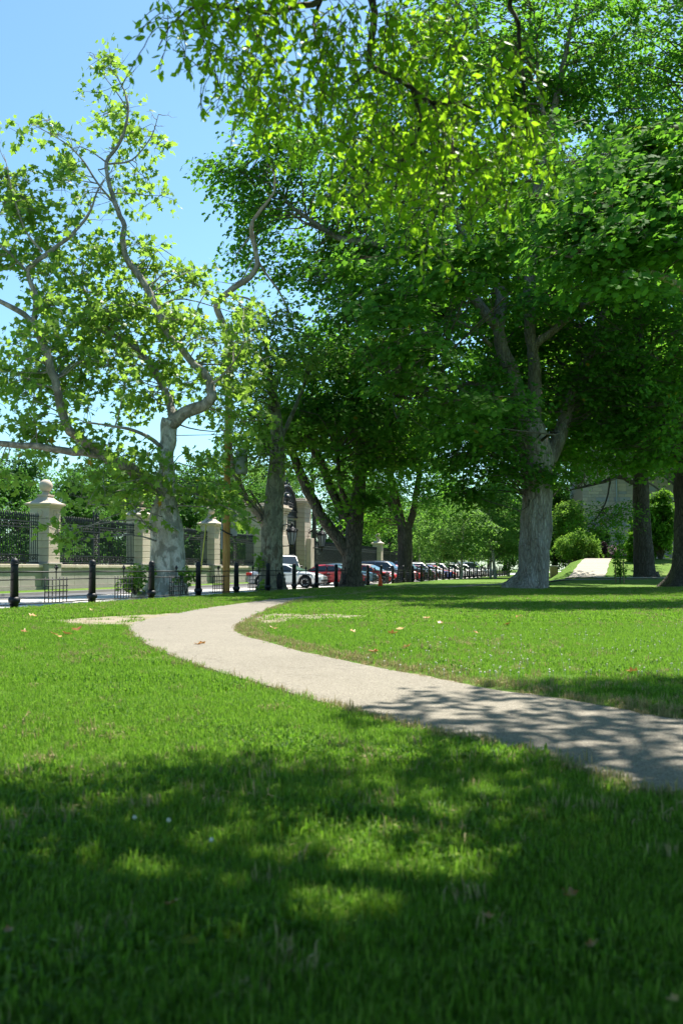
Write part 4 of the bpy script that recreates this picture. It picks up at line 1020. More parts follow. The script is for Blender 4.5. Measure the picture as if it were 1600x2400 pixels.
# suckers at its foot
def sprout(parent, off, px, py, d, rx, ry, n, seed, name='sprout', mat='sycamore', size=(.10, .17), tm=T_LOBE):
    rs = np.random.default_rng(seed); c, r, _ = px_lobe(px, py, rx, ry, d, rx / F * d, 1)
    cl = [(p - np.array(off), u) for p, u in clumps_in(rs, [(c, r, n)], 2)]
    P, N, T, S, rnd, stems = foliage(rs, cl, (.10, .2), .8, (2, 4), (.12, .2), (6, 10), size, .9, .6, .3)
    o = link(name, leaves_mesh(name, P, N, T, S, rnd, tm, M[mat]), parent)
    mb = MB(); b = Vector((c[0], c[1], 0)) - Vector(off); b.z = 0
    for c_, u in cl: mb.tube([b + (Vector(c_) - b) * .1, (b + Vector(c_)) / 2, c_], [.012, .01, .004], 4, 0, False)
    mb.build('stem', M['twig'], o)
sprout(syc, syc_off, 318, 1352, 32.2, 34, 26, 16, 4); sprout(syc, syc_off, 436, 1352, 32.1, 14, 24, 6, 5)

# ------------------------------------------------------------------ the mottled leaning sycamore with the bare limb
T3 = [(636, 1385, .62), (636, 1372, .54), (636, 1350, .50), (637, 1300, .47), (640, 1240, .45), (643, 1180, .41), (648, 1100, .36), (650, 1030, .29), (645, 960, .22), (632, 880, .13), (622, 800, .07)]
T3_L = [[(630, 1240, .22), (600, 1197, .195, .2), (572, 1157, .165, .4), (552, 1110, .14, .6), (540, 1060, .125, .6), (534, 1000, .125, .6), (540, 900, .125, .4), (541, 805, .13, 0), (524, 760, .135, -.1), (507, 716, .14, -.2), (518, 697, .135, -.2), (545, 678, .13, -.1), (587, 650, .12), (603, 620, .11), (598, 582, .098), (590, 548, .088), (592, 520, .078), (617, 485, .066), (641, 452, .05), (643, 415, .03), (636, 395, .012)],
        [(598, 600, .06), (622, 640, .05, .3), (655, 685, .045, .5), (680, 740, .04, .8), (690, 790, .03, 1)], [(545, 690, .05), (590, 705, .045, -.2), (625, 740, .035, -.2), (638, 775, .02, -.2)],
        [(585, 1150, .06, .4), (600, 1170, .05, .2), (625, 1210, .06)], [(651, 1040, .12), (690, 960, .09, .6), (720, 880, .05, 1)], [(590, 550, .03), (560, 590, .02), (545, 640, .012)], [(598, 600, .03), (560, 660, .022, -.2), (505, 660, .01, -.3)]]
T3_C = [px_lobe(*q) for q in ((560, 800, 70, 60, 40, 1.6, 11), (640, 760, 80, 50, 42, 2, 14), (600, 880, 85, 75, 41, 2.2, 24), (690, 850, 70, 70, 42.5, 2, 16), (560, 980, 50, 60, 41, 1.5, 10), (600, 1060, 60, 50, 41.5, 1.6, 8), (530, 1120, 50, 50, 42, 1.3, 8), (510, 1200, 50, 35, 41, 1.2, 5))]
t3, t3o = make_tree('sycamore_tree', 'leaning mottled sycamore with a bare twisting limb against sky', 43.0, T3, T3_L, T3_C, M['sycamore'], M['bark_syc2'], 33, T_LOBE, 0.0, 1.6, {0: M['bark_bare'], 1: M['bark_bare'], 2: M['bark_bare'], 5: M['bark_bare'], 6: M['bark_bare']}, 1.0, 22, None,
          dict(rc=(.5, 1.0), flat=.7, nspray=(4, 7), sr=(.28, .48), nleaf=(6, 11), size=(.13, .22), out=.8, nj=.65, droop=.4), rough=.09, bare=((0, 26, 1.5), (1, 6, .8), (2, 5, .8)))
mb = MB()
hp = at(655, 1372, 42.50) - t3o; mb.lathe([(.10, -.05), (.13, .15), (.125, .42), (.09, .6), (.02, .72)], 10, (hp.x, hp.y, 0)); mb.build('hollow', M['hollow'], t3)
sprout(t3, t3o, 606, 1312, 42.4, 8, 14, 4, 6); sprout(t3, t3o, 620, 1372, 42.0, 10, 8, 3, 7)

# ------------------------------------------------------------------ the forked ridged maple and the grey twin-stemmed tree
T4 = [(822, 1377, .64), (823, 1366, .56), (824, 1340, .51), (826, 1290, .47), (832, 1230, .42), (838, 1180, .38), (842, 1120, .31), (845, 1050, .24), (842, 950, .14), (838, 860, .07)]
T4_L = [[(818, 1300, .32), (783, 1250, .285), (750, 1207, .27), (722, 1150, .255), (703, 1110, .235), (685, 1060, .20), (665, 1000, .14), (640, 930, .07)], [(828, 1225, .25), (797, 1190, .24), (775, 1140, .22), (755, 1090, .20), (730, 1045, .16), (710, 985, .09)], [(840, 1120, .2), (880, 1040, .16, 1), (920, 950, .1, 2)], [(835, 1200, .15), (800, 1150, .12, -1.5), (790, 1060, .09, -3)], [(700, 1105, .07), (675, 1090, .06, -.4), (655, 1085, .05, -.6)]]
T4_C = [px_lobe(*q) for q in ((700, 1000, 100, 70, 49, 3.2, 34), (640, 1000, 60, 60, 48, 2.4, 14), (760, 900, 130, 95, 50, 4, 50), (880, 870, 120, 100, 50, 4.5, 44), (850, 1000, 130, 85, 49, 4.2, 46), (930, 1040, 80, 70, 50, 3.5, 24), (800, 1080, 70, 40, 47, 2, 10), (850, 1180, 40, 30, 49, 1.2, 5), (770, 800, 90, 60, 51, 3, 18))]
make_tree('maple_tree', 'forked maple with ridged bark and two leaning limbs over the fence', 50.0, T4, T4_L, T4_C, M['maple'], M['bark_ridge'], 44, T_FIVE, 0.0, 2.2, None, 1.2, 22, None, dict(rc=(.75, 1.4), flat=.38, nspray=(6, 10), sr=(.42, .75), nleaf=(11, 19), size=(.15, .24), out=.6, nj=.45, droop=.4), rough=.06)
T5 = [(947, 1362, .66), (948, 1352, .58), (949, 1320, .54), (949, 1280, .52), (948, 1245, .52), (945, 1225, .5)]
T5_L = [[(944, 1240, .36), (930, 1190, .34), (920, 1140, .30), (912, 1090, .25), (903, 1030, .2), (895, 960, .1)], [(954, 1240, .30), (968, 1195, .26), (977, 1140, .22), (983, 1090, .18), (988, 1020, .1)], [(940, 1215, .2), (912, 1185, .17), (895, 1160, .12), (880, 1120, .06)]]
T5_C = [px_lobe(*q) for q in ((930, 1030, 100, 70, 72, 4, 26), (880, 1120, 55, 50, 71, 3, 12), (1010, 1110, 50, 45, 71, 2.6, 10), (960, 960, 90, 60, 72, 4, 16), (870, 1220, 45, 40, 73, 2, 7), (985, 1170, 30, 30, 70, 1.6, 4))]
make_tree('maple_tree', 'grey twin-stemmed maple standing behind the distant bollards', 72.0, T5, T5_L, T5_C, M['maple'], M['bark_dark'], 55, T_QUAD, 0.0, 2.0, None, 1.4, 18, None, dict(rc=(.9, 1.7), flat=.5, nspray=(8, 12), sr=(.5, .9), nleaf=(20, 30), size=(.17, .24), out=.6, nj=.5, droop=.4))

# ------------------------------------------------------------------ the great maples on the right
T6 = [(1240, 1381, 1.05), (1242, 1371, .88), (1246, 1350, .76), (1250, 1310, .69), (1254, 1250, .64), (1256, 1180, .63), (1257, 1120, .66), (1252, 1060, .70), (1243, 1010, .66), (1240, 985, .5)]
T6_L = [[(1232, 1015, .42), (1214, 930, .38), (1196, 865, .36), (1172, 805, .33), (1168, 750, .32), (1175, 695, .29), (1152, 645, .25, .3), (1112, 592, .2, .6), (1060, 500, .13, 1), (1000, 380, .06, 1)],
        [(1248, 1010, .40), (1252, 900, .35), (1248, 830, .33), (1241, 760, .31), (1240, 660, .29), (1253, 560, .27), (1260, 430, .25, .4), (1282, 330, .22, .8), (1306, 220, .17, 1), (1330, 100, .12, 1), (1352, 0, .09, 1), (1370, -120, .05, 1)],
        [(1243, 815, .20), (1300, 772, .20, -.6), (1370, 712, .175, -1.4), (1420, 682, .15, -2), (1460, 642, .13, -2.4), (1490, 605, .08, -3), (1520, 540, .05, -3.5)],
        [(1280, 1090, .38), (1312, 1020, .36, .4), (1332, 950, .31, .8), (1352, 890, .26, 1.2), (1400, 780, .2, 1.6), (1440, 600, .15, 2), (1455, 400, .09, 2)],
        [(1215, 1010, .2), (1167, 935, .16, -.6), (1122, 902, .14, -1.2), (1060, 904, .12, -1.8), (1005, 912, .08, -2.2), (930, 930, .04, -2.6)],
        [(1165, 770, .26), (1105, 690, .25, -.4), (1035, 625, .24, -.8), (965, 590, .22, -1), (880, 570, .18, -.4), (800, 560, .14, .4), (745, 527, .12, 1), (690, 490, .09, 1.6), (640, 440, .06, 2), (570, 395, .03, 2.2)],
        [(1290, 315, .12, .8), (1262, 220, .10, .8), (1258, 120, .07, .8), (1250, 20, .04, .8)], [(960, 592, .11, -1), (900, 600, .09, -.6), (830, 640, .06, -.4), (780, 660, .03, 0)], [(1150, 810, .12), (1105, 770, .10, -.8), (1040, 740, .07, -1.5)], [(1000, 380, .05, 1), (930, 330, .04, 1), (880, 300, .03, 1)]]
def lob(*a, k=.93): return [px_lobe(*(tuple(q[:6]) + (max(3, int(q[6] * k)),))) for q in a]
T6_L = [[(q[0], q[1], q[2] * .87) + tuple(q[3:]) for q in l] for l in T6_L]
T6_C = lob((1250, 690, 90, 60, 41.5, 1.5, 9), (1175, 870, 60, 50, 42, 1, 5), (1400, 870, 60, 80, 43.4, 1.6, 9), (560, 400, 100, 40, 46.6, 1.6, 12), (600, 490, 90, 65, 46.6, 2, 14), (610, 590, 65, 60, 46.4, 1.6, 8), (690, 400, 100, 80, 46.4, 2.4, 15), (640, 310, 80, 50, 46.5, 1.8, 9), (740, 520, 120, 90, 46.6, 2.6, 22), (770, 640, 100, 60, 46.8, 2.2, 17),
    (900, 480, 130, 140, 44, 3.5, 40), (900, 300, 160, 120, 44, 3.5, 28), (880, 700, 120, 90, 43, 3, 30), (960, 820, 130, 100, 42.5, 3, 34), (1000, 640, 120, 110, 43.5, 3.4, 30),
    (1120, 520, 130, 160, 48.5, 4, 40), (1200, 650, 160, 120, 50, 3, 30), (1400, 800, 160, 160, 49.5, 3, 44), (1100, 250, 200, 180, 46, 5, 54), (1080, 60, 190, 110, 46, 5, 40), (1330, 120, 200, 150, 46, 5, 58), (1300, 330, 140, 130, 47, 4, 30),
    (1430, 480, 180, 80, 44, 3, 26), (1400, 620, 170, 70, 44, 2.6, 22), (1500, 300, 130, 70, 44, 3, 16), (1420, 700, 140, 100, 42, 3, 24), (1160, 760, 140, 110, 48.5, 3, 32), (1310, 860, 130, 120, 48.5, 3, 30), (1210, 900, 130, 110, 49, 2.5, 26),
    (1100, 960, 130, 70, 42, 3, 34), (1120, 1080, 100, 60, 42, 2.4, 20), (1320, 1010, 100, 80, 47.5, 2.6, 14), (1430, 930, 120, 110, 45, 3, 30), (1255, 1100, 45, 25, 43.2, .7, 5), (1080, 1160, 60, 30, 43, 1.4, 6))
T6_S = lob((1230, 330, 100, 13, 33, 2, 6), (1220, 520, 100, 13, 33, 2, 8), (1180, 590, 90, 13, 32.5, 2, 7), (1060, 580, 90, 12, 33, 2.2, 7), (1080, 650, 90, 12, 32.5, 2, 7), (960, 470, 100, 13, 34, 2, 6), (960, 540, 90, 12, 33.4, 2, 6), (890, 690, 80, 12, 34.5, 2, 7), (840, 620, 70, 12, 36, 1.8, 6), (900, 750, 80, 12, 34, 2, 6), (960, 810, 90, 12, 33.5, 2, 7), (930, 870, 80, 12, 34, 2, 6), (1090, 950, 90, 12, 36, 2, 6), (1060, 1000, 80, 12, 37, 2, 5))
make_tree('maple_tree', 'great broad maple with a thick pale forking trunk right of centre', 44.0, T6, T6_L, T6_C, M['maple'], M['bark_maple'], 66, T_FIVE, None, 2.2, {i: M['bark_maple_shaded'] for i in range(12)}, 1.1, 30, None, dict(rc=(.7, 1.5), flat=.34, nspray=(6, 10), sr=(.42, .75), nleaf=(10, 18), size=(.15, .24), out=.55, nj=.42, droop=.4), rough=.10, shelves=T6_S)
T8 = [(1628, 1377, 1.75), (1627, 1366, 1.45), (1626, 1340, 1.15), (1625, 1290, .98), (1624, 1200, .86), (1622, 1120, .84), (1618, 1060, .85), (1620, 1000, .6)]
T8_L = [[(1606, 1080, .4), (1565, 1030, .34, -.4), (1530, 960, .28, -.8), (1500, 850, .2, -1.2), (1490, 700, .12, -1.5)], [(1630, 1050, .5), (1640, 900, .42), (1620, 700, .34), (1640, 450, .25), (1620, 200, .15), (1610, 0, .08)], [(1640, 1060, .4), (1760, 900, .3, -1), (1860, 700, .2, -2)]]
T8_C = lob((1570, 1000, 120, 70, 44, 3, 22), (1560, 830, 140, 130, 45, 4, 36), (1570, 620, 130, 130, 45, 4, 30), (1560, 400, 150, 130, 47, 4.5, 28), (1560, 180, 170, 150, 48, 5, 46), (1750, 700, 200, 300, 47, 6, 60), (1780, 250, 200, 200, 48, 6, 36), (1480, 1060, 60, 50, 45, 2, 8), (1560, 20, 150, 90, 48, 4, 16), (1480, 900, 130, 130, 48, 3, 22), k=1.0)
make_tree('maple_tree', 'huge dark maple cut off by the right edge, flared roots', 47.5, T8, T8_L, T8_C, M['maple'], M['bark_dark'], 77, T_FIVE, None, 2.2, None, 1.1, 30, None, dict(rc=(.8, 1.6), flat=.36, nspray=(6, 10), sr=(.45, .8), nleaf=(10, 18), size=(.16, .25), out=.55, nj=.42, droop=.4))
# a maple just outside the right edge; its low sunlit boughs reach into the picture
T9 = [(1890, 1402, 1.2), (1888, 1385, .9), (1885, 1300, .7), (1880, 1150, .6), (1870, 1000, .5), (1850, 800, .4), (1840, 500, .3), (1840, 200, .15), (1840, 0, .06)]
T9_L = [[(1870, 980, .24), (1760, 800, .20, -.6), (1640, 700, .15, -1.6), (1520, 640, .10, -2.6), (1400, 610, .06, -3), (1320, 600, .03, -3.2)], [(1850, 800, .22), (1740, 620, .17, -.5), (1620, 520, .13, -1.2), (1500, 490, .09, -1.8), (1400, 480, .06, -2), (1300, 480, .03, -2.2)], [(1842, 560, .18), (1740, 460, .14, 0), (1600, 400, .10, -.4), (1480, 370, .06, -.6), (1400, 360, .03, -.8)]]
T9_S = lob((1520, 335, 120, 14, 29.4, 1.4, 12), (1430, 392, 110, 13, 28.8, 1.3, 10), (1560, 420, 90, 12, 28.2, 1.3, 9), (1400, 458, 140, 14, 27.6, 1.6, 15), (1540, 492, 90, 13, 27.0, 1.4, 10), (1390, 530, 110, 12, 26.6, 1.5, 11), (1500, 575, 110, 13, 26.2, 1.5, 11), (1390, 600, 90, 12, 25.8, 1.3, 7), (1440, 655, 60, 12, 25.6, 1.2, 4), (1700, 400, 110, 40, 28.5, 2, 12), (1680, 560, 90, 40, 28, 2, 10))
make_tree('maple_tree', 'maple beyond the right edge with tiered sunlit boughs reaching in', 30.0, T9, T9_L, lob((1900, 350, 120, 200, 31, 3, 40)), M['maple'], M['bark_maple'], 99, T_FIVE, None, 2.2, None, 1.0, 22, None, dict(rc=(.8, 1.6), flat=.36, nspray=(6, 10), sr=(.45, .8), nleaf=(10, 18), size=(.15, .22), out=.55, nj=.42, droop=.4), rough=.08, shelves=T9_S)
T7 = [(1510, 1352, .74), (1508, 1342, .66), (1507, 1300, .60), (1504, 1240, .54), (1501, 1170, .5), (1499, 1100, .46), (1498, 1000, .38), (1500, 850, .25), (1500, 700, .12)]
T7_L = [[(1497, 1140, .16), (1450, 1118, .13, -1), (1410, 1130, .10, -1.6), (1370, 1140, .07, -2), (1330, 1150, .03, -2.4)], [(1500, 1080, .2), (1440, 1010, .16, -1), (1380, 940, .12, -1.6), (1330, 860, .06, -2)], [(1500, 1050, .2), (1560, 960, .16, 1), (1600, 860, .1, 2)], [(1430, 1122, .06, -1.3), (1420, 1170, .05, -1.8), (1400, 1210, .04, -2), (1380, 1225, .02, -2.2)]]
T7_C = lob((1440, 1212, 50, 26, 60, 1.0, 8), (1400, 1235, 30, 12, 59.6, .7, 3), (1400, 1085, 90, 30, 60, 2.5, 12), (1470, 1000, 120, 80, 61, 4, 26), (1500, 850, 140, 120, 62, 5, 30), (1380, 900, 110, 90, 60, 4, 20), (1480, 650, 150, 130, 62, 5, 24), (1560, 1080, 60, 50, 61, 2.5, 9), (1340, 1080, 60, 50, 59.5, 2, 9))
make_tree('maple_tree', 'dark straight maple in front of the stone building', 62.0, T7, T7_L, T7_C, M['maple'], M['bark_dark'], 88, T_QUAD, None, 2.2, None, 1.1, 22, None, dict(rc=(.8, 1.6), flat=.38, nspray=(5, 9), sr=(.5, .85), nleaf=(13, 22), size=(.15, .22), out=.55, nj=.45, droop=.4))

# ------------------------------------------------------------------ generic trees, copied over the middle and far distance
def proto_tree(name, h, spread, trunk_r, leafmat, barkmat, seed, nlobe=11, ncl=7, low=.25, size=(.2, .3), nleaf=(16, 26)):
    rs = np.random.default_rng(seed)
    o = link(name, None)
    mb = MB(); pts = [Vector((0, 0, -.3)), Vector((0, 0, .2)), Vector((rs.normal() * .1, rs.normal() * .1, h * .3)), Vector((rs.normal() * .3, rs.normal() * .3, h * .6)), Vector((rs.normal() * .4, 0, h * .88))]
    L = [(p, r) for p, r in zip(pts, (trunk_r * 1.5, trunk_r * 1.15, trunk_r * .85, trunk_r * .5, trunk_r * .1))]
    trunk_mesh(mb, L, 10, seed, True); mb.build('trunk', barkmat, o)
    lobes = []
    for i in range(nlobe):
        f = (i + .5) / nlobe; z = h * (low + (1 - low) * f * .95); rad = spread * math.sin(math.pi * min(.92, .18 + f * .82)) ** .7
        th = i * 2.4 + seed; k = .55 * rad
        lobes.append((np.array((k * math.cos(th), k * math.sin(th), z)), np.array((rad * .62, rad * .62, h * .10)), ncl))
    cl = clumps_in(rs, lobes, 2.2)
    P, N, T, S, rnd, stems = foliage(rs, cl, (.6, 1.2), .55, (5, 9), (.45, .8), nleaf, size, .7, .55, .35)
    link('crown', leaves_mesh('crown', P, N, T, S, rnd, T_QUAD, leafmat), o)
    mb = MB()
    for c, u in cl[::2]:
        a = Vector((0, 0, max(h * .18, c[2] - np.linalg.norm(c[:2]) * .7))); mb.tube([a, (a + Vector(c)) / 2 + Vector((0, 0, .2)), Vector(c)], [trunk_r * .22, trunk_r * .14, .012], 4, 0, False)
    mb.build('branches', M['twig'], o)
    return o
PROTO = {'round': proto_tree('broadleaf_tree', 11, 4.6, .26, M['maple_far'], M['bark_dark'], 101, 13, 8, .12), 'tall': proto_tree('broadleaf_tree', 17, 5.2, .36, M['maple_far'], M['bark_dark'], 102, 15, 9, .2, (.24, .34)),
         'young': proto_tree('young_tree', 7.5, 2.6, .11, M['light_leaf'], M['bark_syc'], 103, 9, 6, .26, (.16, .24)), 'feather': proto_tree('locust_tree', 15, 5.0, .24, M['light_leaf'], M['bark_dark'], 104, 11, 5, .45, (.16, .24), (14, 22)),
         'shade': proto_tree('maple_tree', 24, 8.5, .5, M['maple'], M['bark_dark'], 105, 17, 8, .30, (.26, .36))}
USED = set(); KM = kids_map()
def plant(kind, x, y, scale, label, group=None, rz=0.0, z=None, cat='tree', sz=1.0):
    p = PROTO[kind]
    o = p if kind not in USED else copy_tree(p, KM); USED.add(kind)
    o.location = (x, y, ground_z(x, y) if z is None else z); o.rotation_euler = (0, 0, rz); o.scale = (scale, scale, scale * sz)
    tag(o, label, cat, group); return o
def plant_px(kind, px, Y, scale, label, group=None, rz=0.0, z=None, sz=1.0):
    return plant(kind, (px - 800) / F * Y, Y, scale, label, group, rz, z, 'tree', sz)
g = 'trees inside the estate behind the wall'
for i, (k, px, Y, s, l) in enumerate((
        ('round', -70, 60, .80, 'green tree behind the iron fence at the left edge'), ('round', 40, 64, .78, 'pale green tree behind the fence left of the ball pier'), ('round', 170, 70, .74, 'dark bushy tree behind the wall right of the ball pier'), ('round', 265, 74, .86, 'green tree behind the fence bay left of the sycamore'), ('round', 330, 84, .84, 'tree behind the wall directly behind the pale sycamore trunk'),
        ('round', 445, 82, .90, 'tree behind the wall just right of the sycamore trunk'), ('round', 520, 92, .92, 'tree behind the wall above the utility pole foot'), ('round', 580, 104, .95, 'tree behind the left entrance pier'), ('feather', 555, 98, .85, 'tall light feathery tree rising behind the utility pole'), ('tall', 660, 124, .8, 'tree inside the estate seen through the iron gate'),
        ('tall', 800, 132, .8, 'tree behind the right entrance pier'), ('round', 850, 138, 1.1, 'tree behind the far fence bay by the forked trunk'), ('round', 910, 150, 1.2, 'tree behind the far wall by the grey twin-stemmed trunk'), ('tall', 860, 165, .9, 'farther trees rising behind the estate wall'), ('tall', 610, 130, .9, 'farther trees rising behind the estate wall'), ('tall', 400, 110, .62, 'farther trees rising behind the estate wall'), ('tall', 200, 95, .55, 'farther trees rising behind the estate wall'), ('tall', 60, 90, .55, 'farther trees rising behind the estate wall'))):
    plant_px(k, px, Y, s, l, g, i * 1.7, ROAD_Z)
g = 'light locusts behind the forked maple'
for i, (px, Y, s, l) in enumerate(((735, 106, 1.1, 'light feathery locust showing above the forked maple'), (800, 118, 1.25, 'light feathery locust just right above the forked maple'))):
    plant_px('feather', px, Y, s, l, g, i * 2.2, ROAD_Z, 1.25)
g = 'young trees along the far end of the fence'
for i, (px, Y, s, l) in enumerate(((1079, 86, .98, 'slim pale-trunked young tree between the distant bollards'), (1148, 104, 1.1, 'young light green tree right of the slim pale one'), (1158, 92, 1.25, 'young tree with twin thin stems left of the great maple'), (1190, 122, 1.3, 'small far tree beside the great maple trunk'), (1030, 120, 1.3, 'light green street tree behind the white suv'), (985, 132, 1.35, 'far light green tree right of the twin-stemmed maple'), (1110, 142, 1.4, 'farthest light trees at the street end'), (1215, 150, 1.4, 'farthest light trees at the street end'), (1060, 165, 1.6, 'farthest light trees at the street end'))):
    plant_px('young', px, Y, s, l, g, i * 2.1, None if px > 1140 and Y < 110 else ROAD_Z)
g = 'trees closing the view at the street end'
rng = random.Random(8)
for i in range(14):
    px = 840 + i * 38; plant_px('tall', px, 185 + rng.uniform(-15, 40), rng.uniform(.8, 1.1), 'distant dark trees closing the far end of the street', g, i * 1.3, -.2)
g = 'maples filling the park behind the great trunks'
for i, (px, Y, s, l) in enumerate(((1255, 62, 1.0, 'tall shady maple hidden directly behind the great maple trunk'), (1640, 66, 1.0, 'tall shady maple behind the huge dark right-hand maple'), (1245, 101, 1.1, 'far tall maple whose crown fills the gap over the great fork'), (1505, 108, 1.15, 'far tall maple rising over the stone building'), (1600, 92, 1.0, 'far tall maple behind the right edge maples'))):
    x = (px - 800) / F * Y; plant('shade', x, Y, s, l, g, i * 1.9, None, 'tree', 1.12)
for i, (px, Y, s) in enumerate(((1300, 108, .9), (1240, 118, .9), (1480, 128, 1.0), (1580, 112, .9), (1660, 100, .8), (1350, 130, 1.0))):
    plant_px('round', px, Y, s, 'green trees behind the rise beside the stone building', 'trees behind the rise', i * 2.3)

# ------------------------------------------------------------------ shrubs on the rise, sapling with stakes
def shrub(name, label, cat, px, py, d, rx, ry, n, mat, size, seed, tm=T_QUAD, flat=.8, nj=.7, nleaf=(16, 26), up=None):
    rs = np.random.default_rng(seed); c = at(px, py, d); gz = ground_z(c.x, c.y)
    o = thing(name, label, cat, (c.x, c.y, gz))
    ctr = np.array((0, 0, c.z - gz)); r = np.array((rx / F * d, rx / F * d, ry / F * d))
    cl = [q for q in clumps_in(rs, [(ctr, r * .9, n)], 3.0) if q[0][2] > .05]
    k = (r[0] + r[2]) / 2
    P, N, T, S, rnd, stems = foliage(rs, cl, (.16 * k, .3 * k), flat, (5, 8), (.12 * k, .22 * k), nleaf, size, 1.2, nj, .2)
    keep = P[:, 2] > .0; P, N, T, S, rnd = P[keep], N[keep], T[keep], S[keep], rnd[keep]
    if up: T = T * .4 + np.array((0, 0, up)) + (P - ctr) / r * .5
    link('foliage', leaves_mesh('foliage', P, N, T, S, rnd, tm, M[mat]), o)
    mb = MB()
    for c_, u in cl[::2]: mb.tube([(c_[0] * .1, c_[1] * .1, -.1), (c_[0] * .5, c_[1] * .5, c_[2] * .45), c_], [.03, .02, .006], 4, 0, False)
    mb.build('stems', M['twig'], o)
    return o, ctr, r
shrub('round_shrub', 'round bright green shrub beside the concrete hill walk', 'shrub', 1352, 1284, 78, 50, 38, 110, 'privet', (.10, .17), 201, T_QUAD, .9, .5, (16, 26), .9)
shrub('dark_shrub', 'small dark purple shrub right of the round green shrub', 'shrub', 1408, 1292, 82, 20, 22, 40, 'purple', (.10, .16), 202)
shrub('grey_shrub', 'grey green shrub behind the purple shrub by the building', 'shrub', 1406, 1262, 88, 22, 24, 36, 'maple_far', (.10, .16), 203)
rh, rc_, rr_ = shrub('rhododendron', 'rhododendron with pink flower heads at the top of the hill walk', 'shrub', 1455, 1298, 79, 28, 22, 60, 'privet', (.12, .18), 204)
rs = np.random.default_rng(7); fl = MB(); PP = []
for i in range(26):
    u = norm(rs.normal(size=3)); u[1] = -abs(u[1]); PP.append(rc_ + u * rr_ * 1.02)
P = np.concatenate([p + rs.normal(size=(26, 3)) * .085 for p in PP]); n_ = len(P)
link('flowers', leaves_mesh('flowers', P, rs.normal(size=(n_, 3)) + np.array((0, -1, .4)), rs.normal(size=(n_, 3)), rs.uniform(.07, .12, n_), rs.uniform(size=n_), T_QUAD, M['petal']), rh)
shrub('yellow_shrub', 'yellow green small tree left of the stone building', 'shrub', 1335, 1225, 86, 34, 50, 90, 'privet', (.14, .2), 205)
shrub('arborvitae', 'tall bright arborvitae between the two dark right-hand trunks', 'evergreen', 1545, 1225, 74, 34, 75, 110, 'conifer', (.14, .24), 206, T_QUAD, 1.0, .5, (16, 26), 1.0)
shrub('arborvitae', 'arborvitae hedge piece just right of the dark straight trunk', 'evergreen', 1510, 1260, 76, 34, 62, 100, 'conifer', (.14, .24), 207, T_QUAD, 1.0, .5, (16, 26), 1.0)
shrub('evergreen_shrub', 'bright green shrub peeking left of the dark straight trunk', 'evergreen', 1484, 1288, 72, 14, 40, 46, 'conifer', (.12, .2), 208, T_QUAD, 1.0, .5, (16, 24), .8)
sp = gnd(1452, 1372); sap = thing('sapling', 'thin dark leafy sapling tied between two stakes', 'sapling', (sp.x, sp.y, ground_z(sp.x, sp.y)))
mb = MB(); mb.tube([(0, 0, -.1), (.03, 0, 1.0), (-.02, 0, 2.0), (-.05, .0, 2.9)], [.028, .024, .018, .006], 7); mb.build('stem', M['twig'], sap)
rs = np.random.default_rng(31); cl = [(np.array((rs.normal() * .13 - .02, rs.normal() * .13, z)), norm(rs.normal(size=3))) for z in np.r_[rs.uniform(.45, 1.5, 22), rs.uniform(1.5, 2.95, 14)]]
P, N, T, S, rnd, stems = foliage(rs, cl, (.08, .16), .8, (2, 4), (.1, .2), (4, 8), (.08, .13), .8, .8, .2)
link('foliage', leaves_mesh('foliage', P, N, T, S, rnd, T_FIVE, M['maple']), sap)
for dx, l in ((-.235, 'wooden stake on the left of the thin sapling'), (.20, 'wooden stake on the right of the thin sapling')):
    q = thing('stake', l, 'stake', (sp.x + dx, sp.y, ground_z(sp.x, sp.y)), 0, 'stakes holding the sapling'); mb = MB(); mb.tube([(0, 0, -.2), (0, 0, 1.15), (.0, 0, 1.18)], [.028, .028, .02], 8); mb.build('shaft', M['stake'], q)

# ------------------------------------------------------------------ the tree that overhangs the camera: trunk out of view on the right, hanging twigs in view
rs = np.random.default_rng(91)
OT = thing('overhanging_tree', 'near overhanging tree with bright translucent oval leaves across the top', 'tree', (5.6, 4.2, 0))
OO = np.array((5.6, 4.2, 0.0))
mb = MB(); L = [(Vector(p), r) for p, r in (((0, 0, -.2), .55), ((0, 0, .25), .42), ((.05, 0, 1.6), .35), ((-.05, .1, 3.4), .32), ((-.2, .3, 5.4), .27), ((-.4, .4, 8.0), .18), ((-.5, .4, 11.5), .06))]
trunk_mesh(mb, [(Vector(s[:3]), s[3]) for s in smooth_path([(*p, r) for p, r in L], 4)], 18, 9.1, True); mb.build('trunk', M['bark_dark'], OT)
def wl_(pts): return [(Vector((p[0], p[1], p[2])) - Vector(OO), p[3]) for p in [tuple(s) for s in smooth_path(pts, 4)]]
def pxw(px, py, d, r): w = at(px, py, d); return (w.x, w.y, w.z, r)
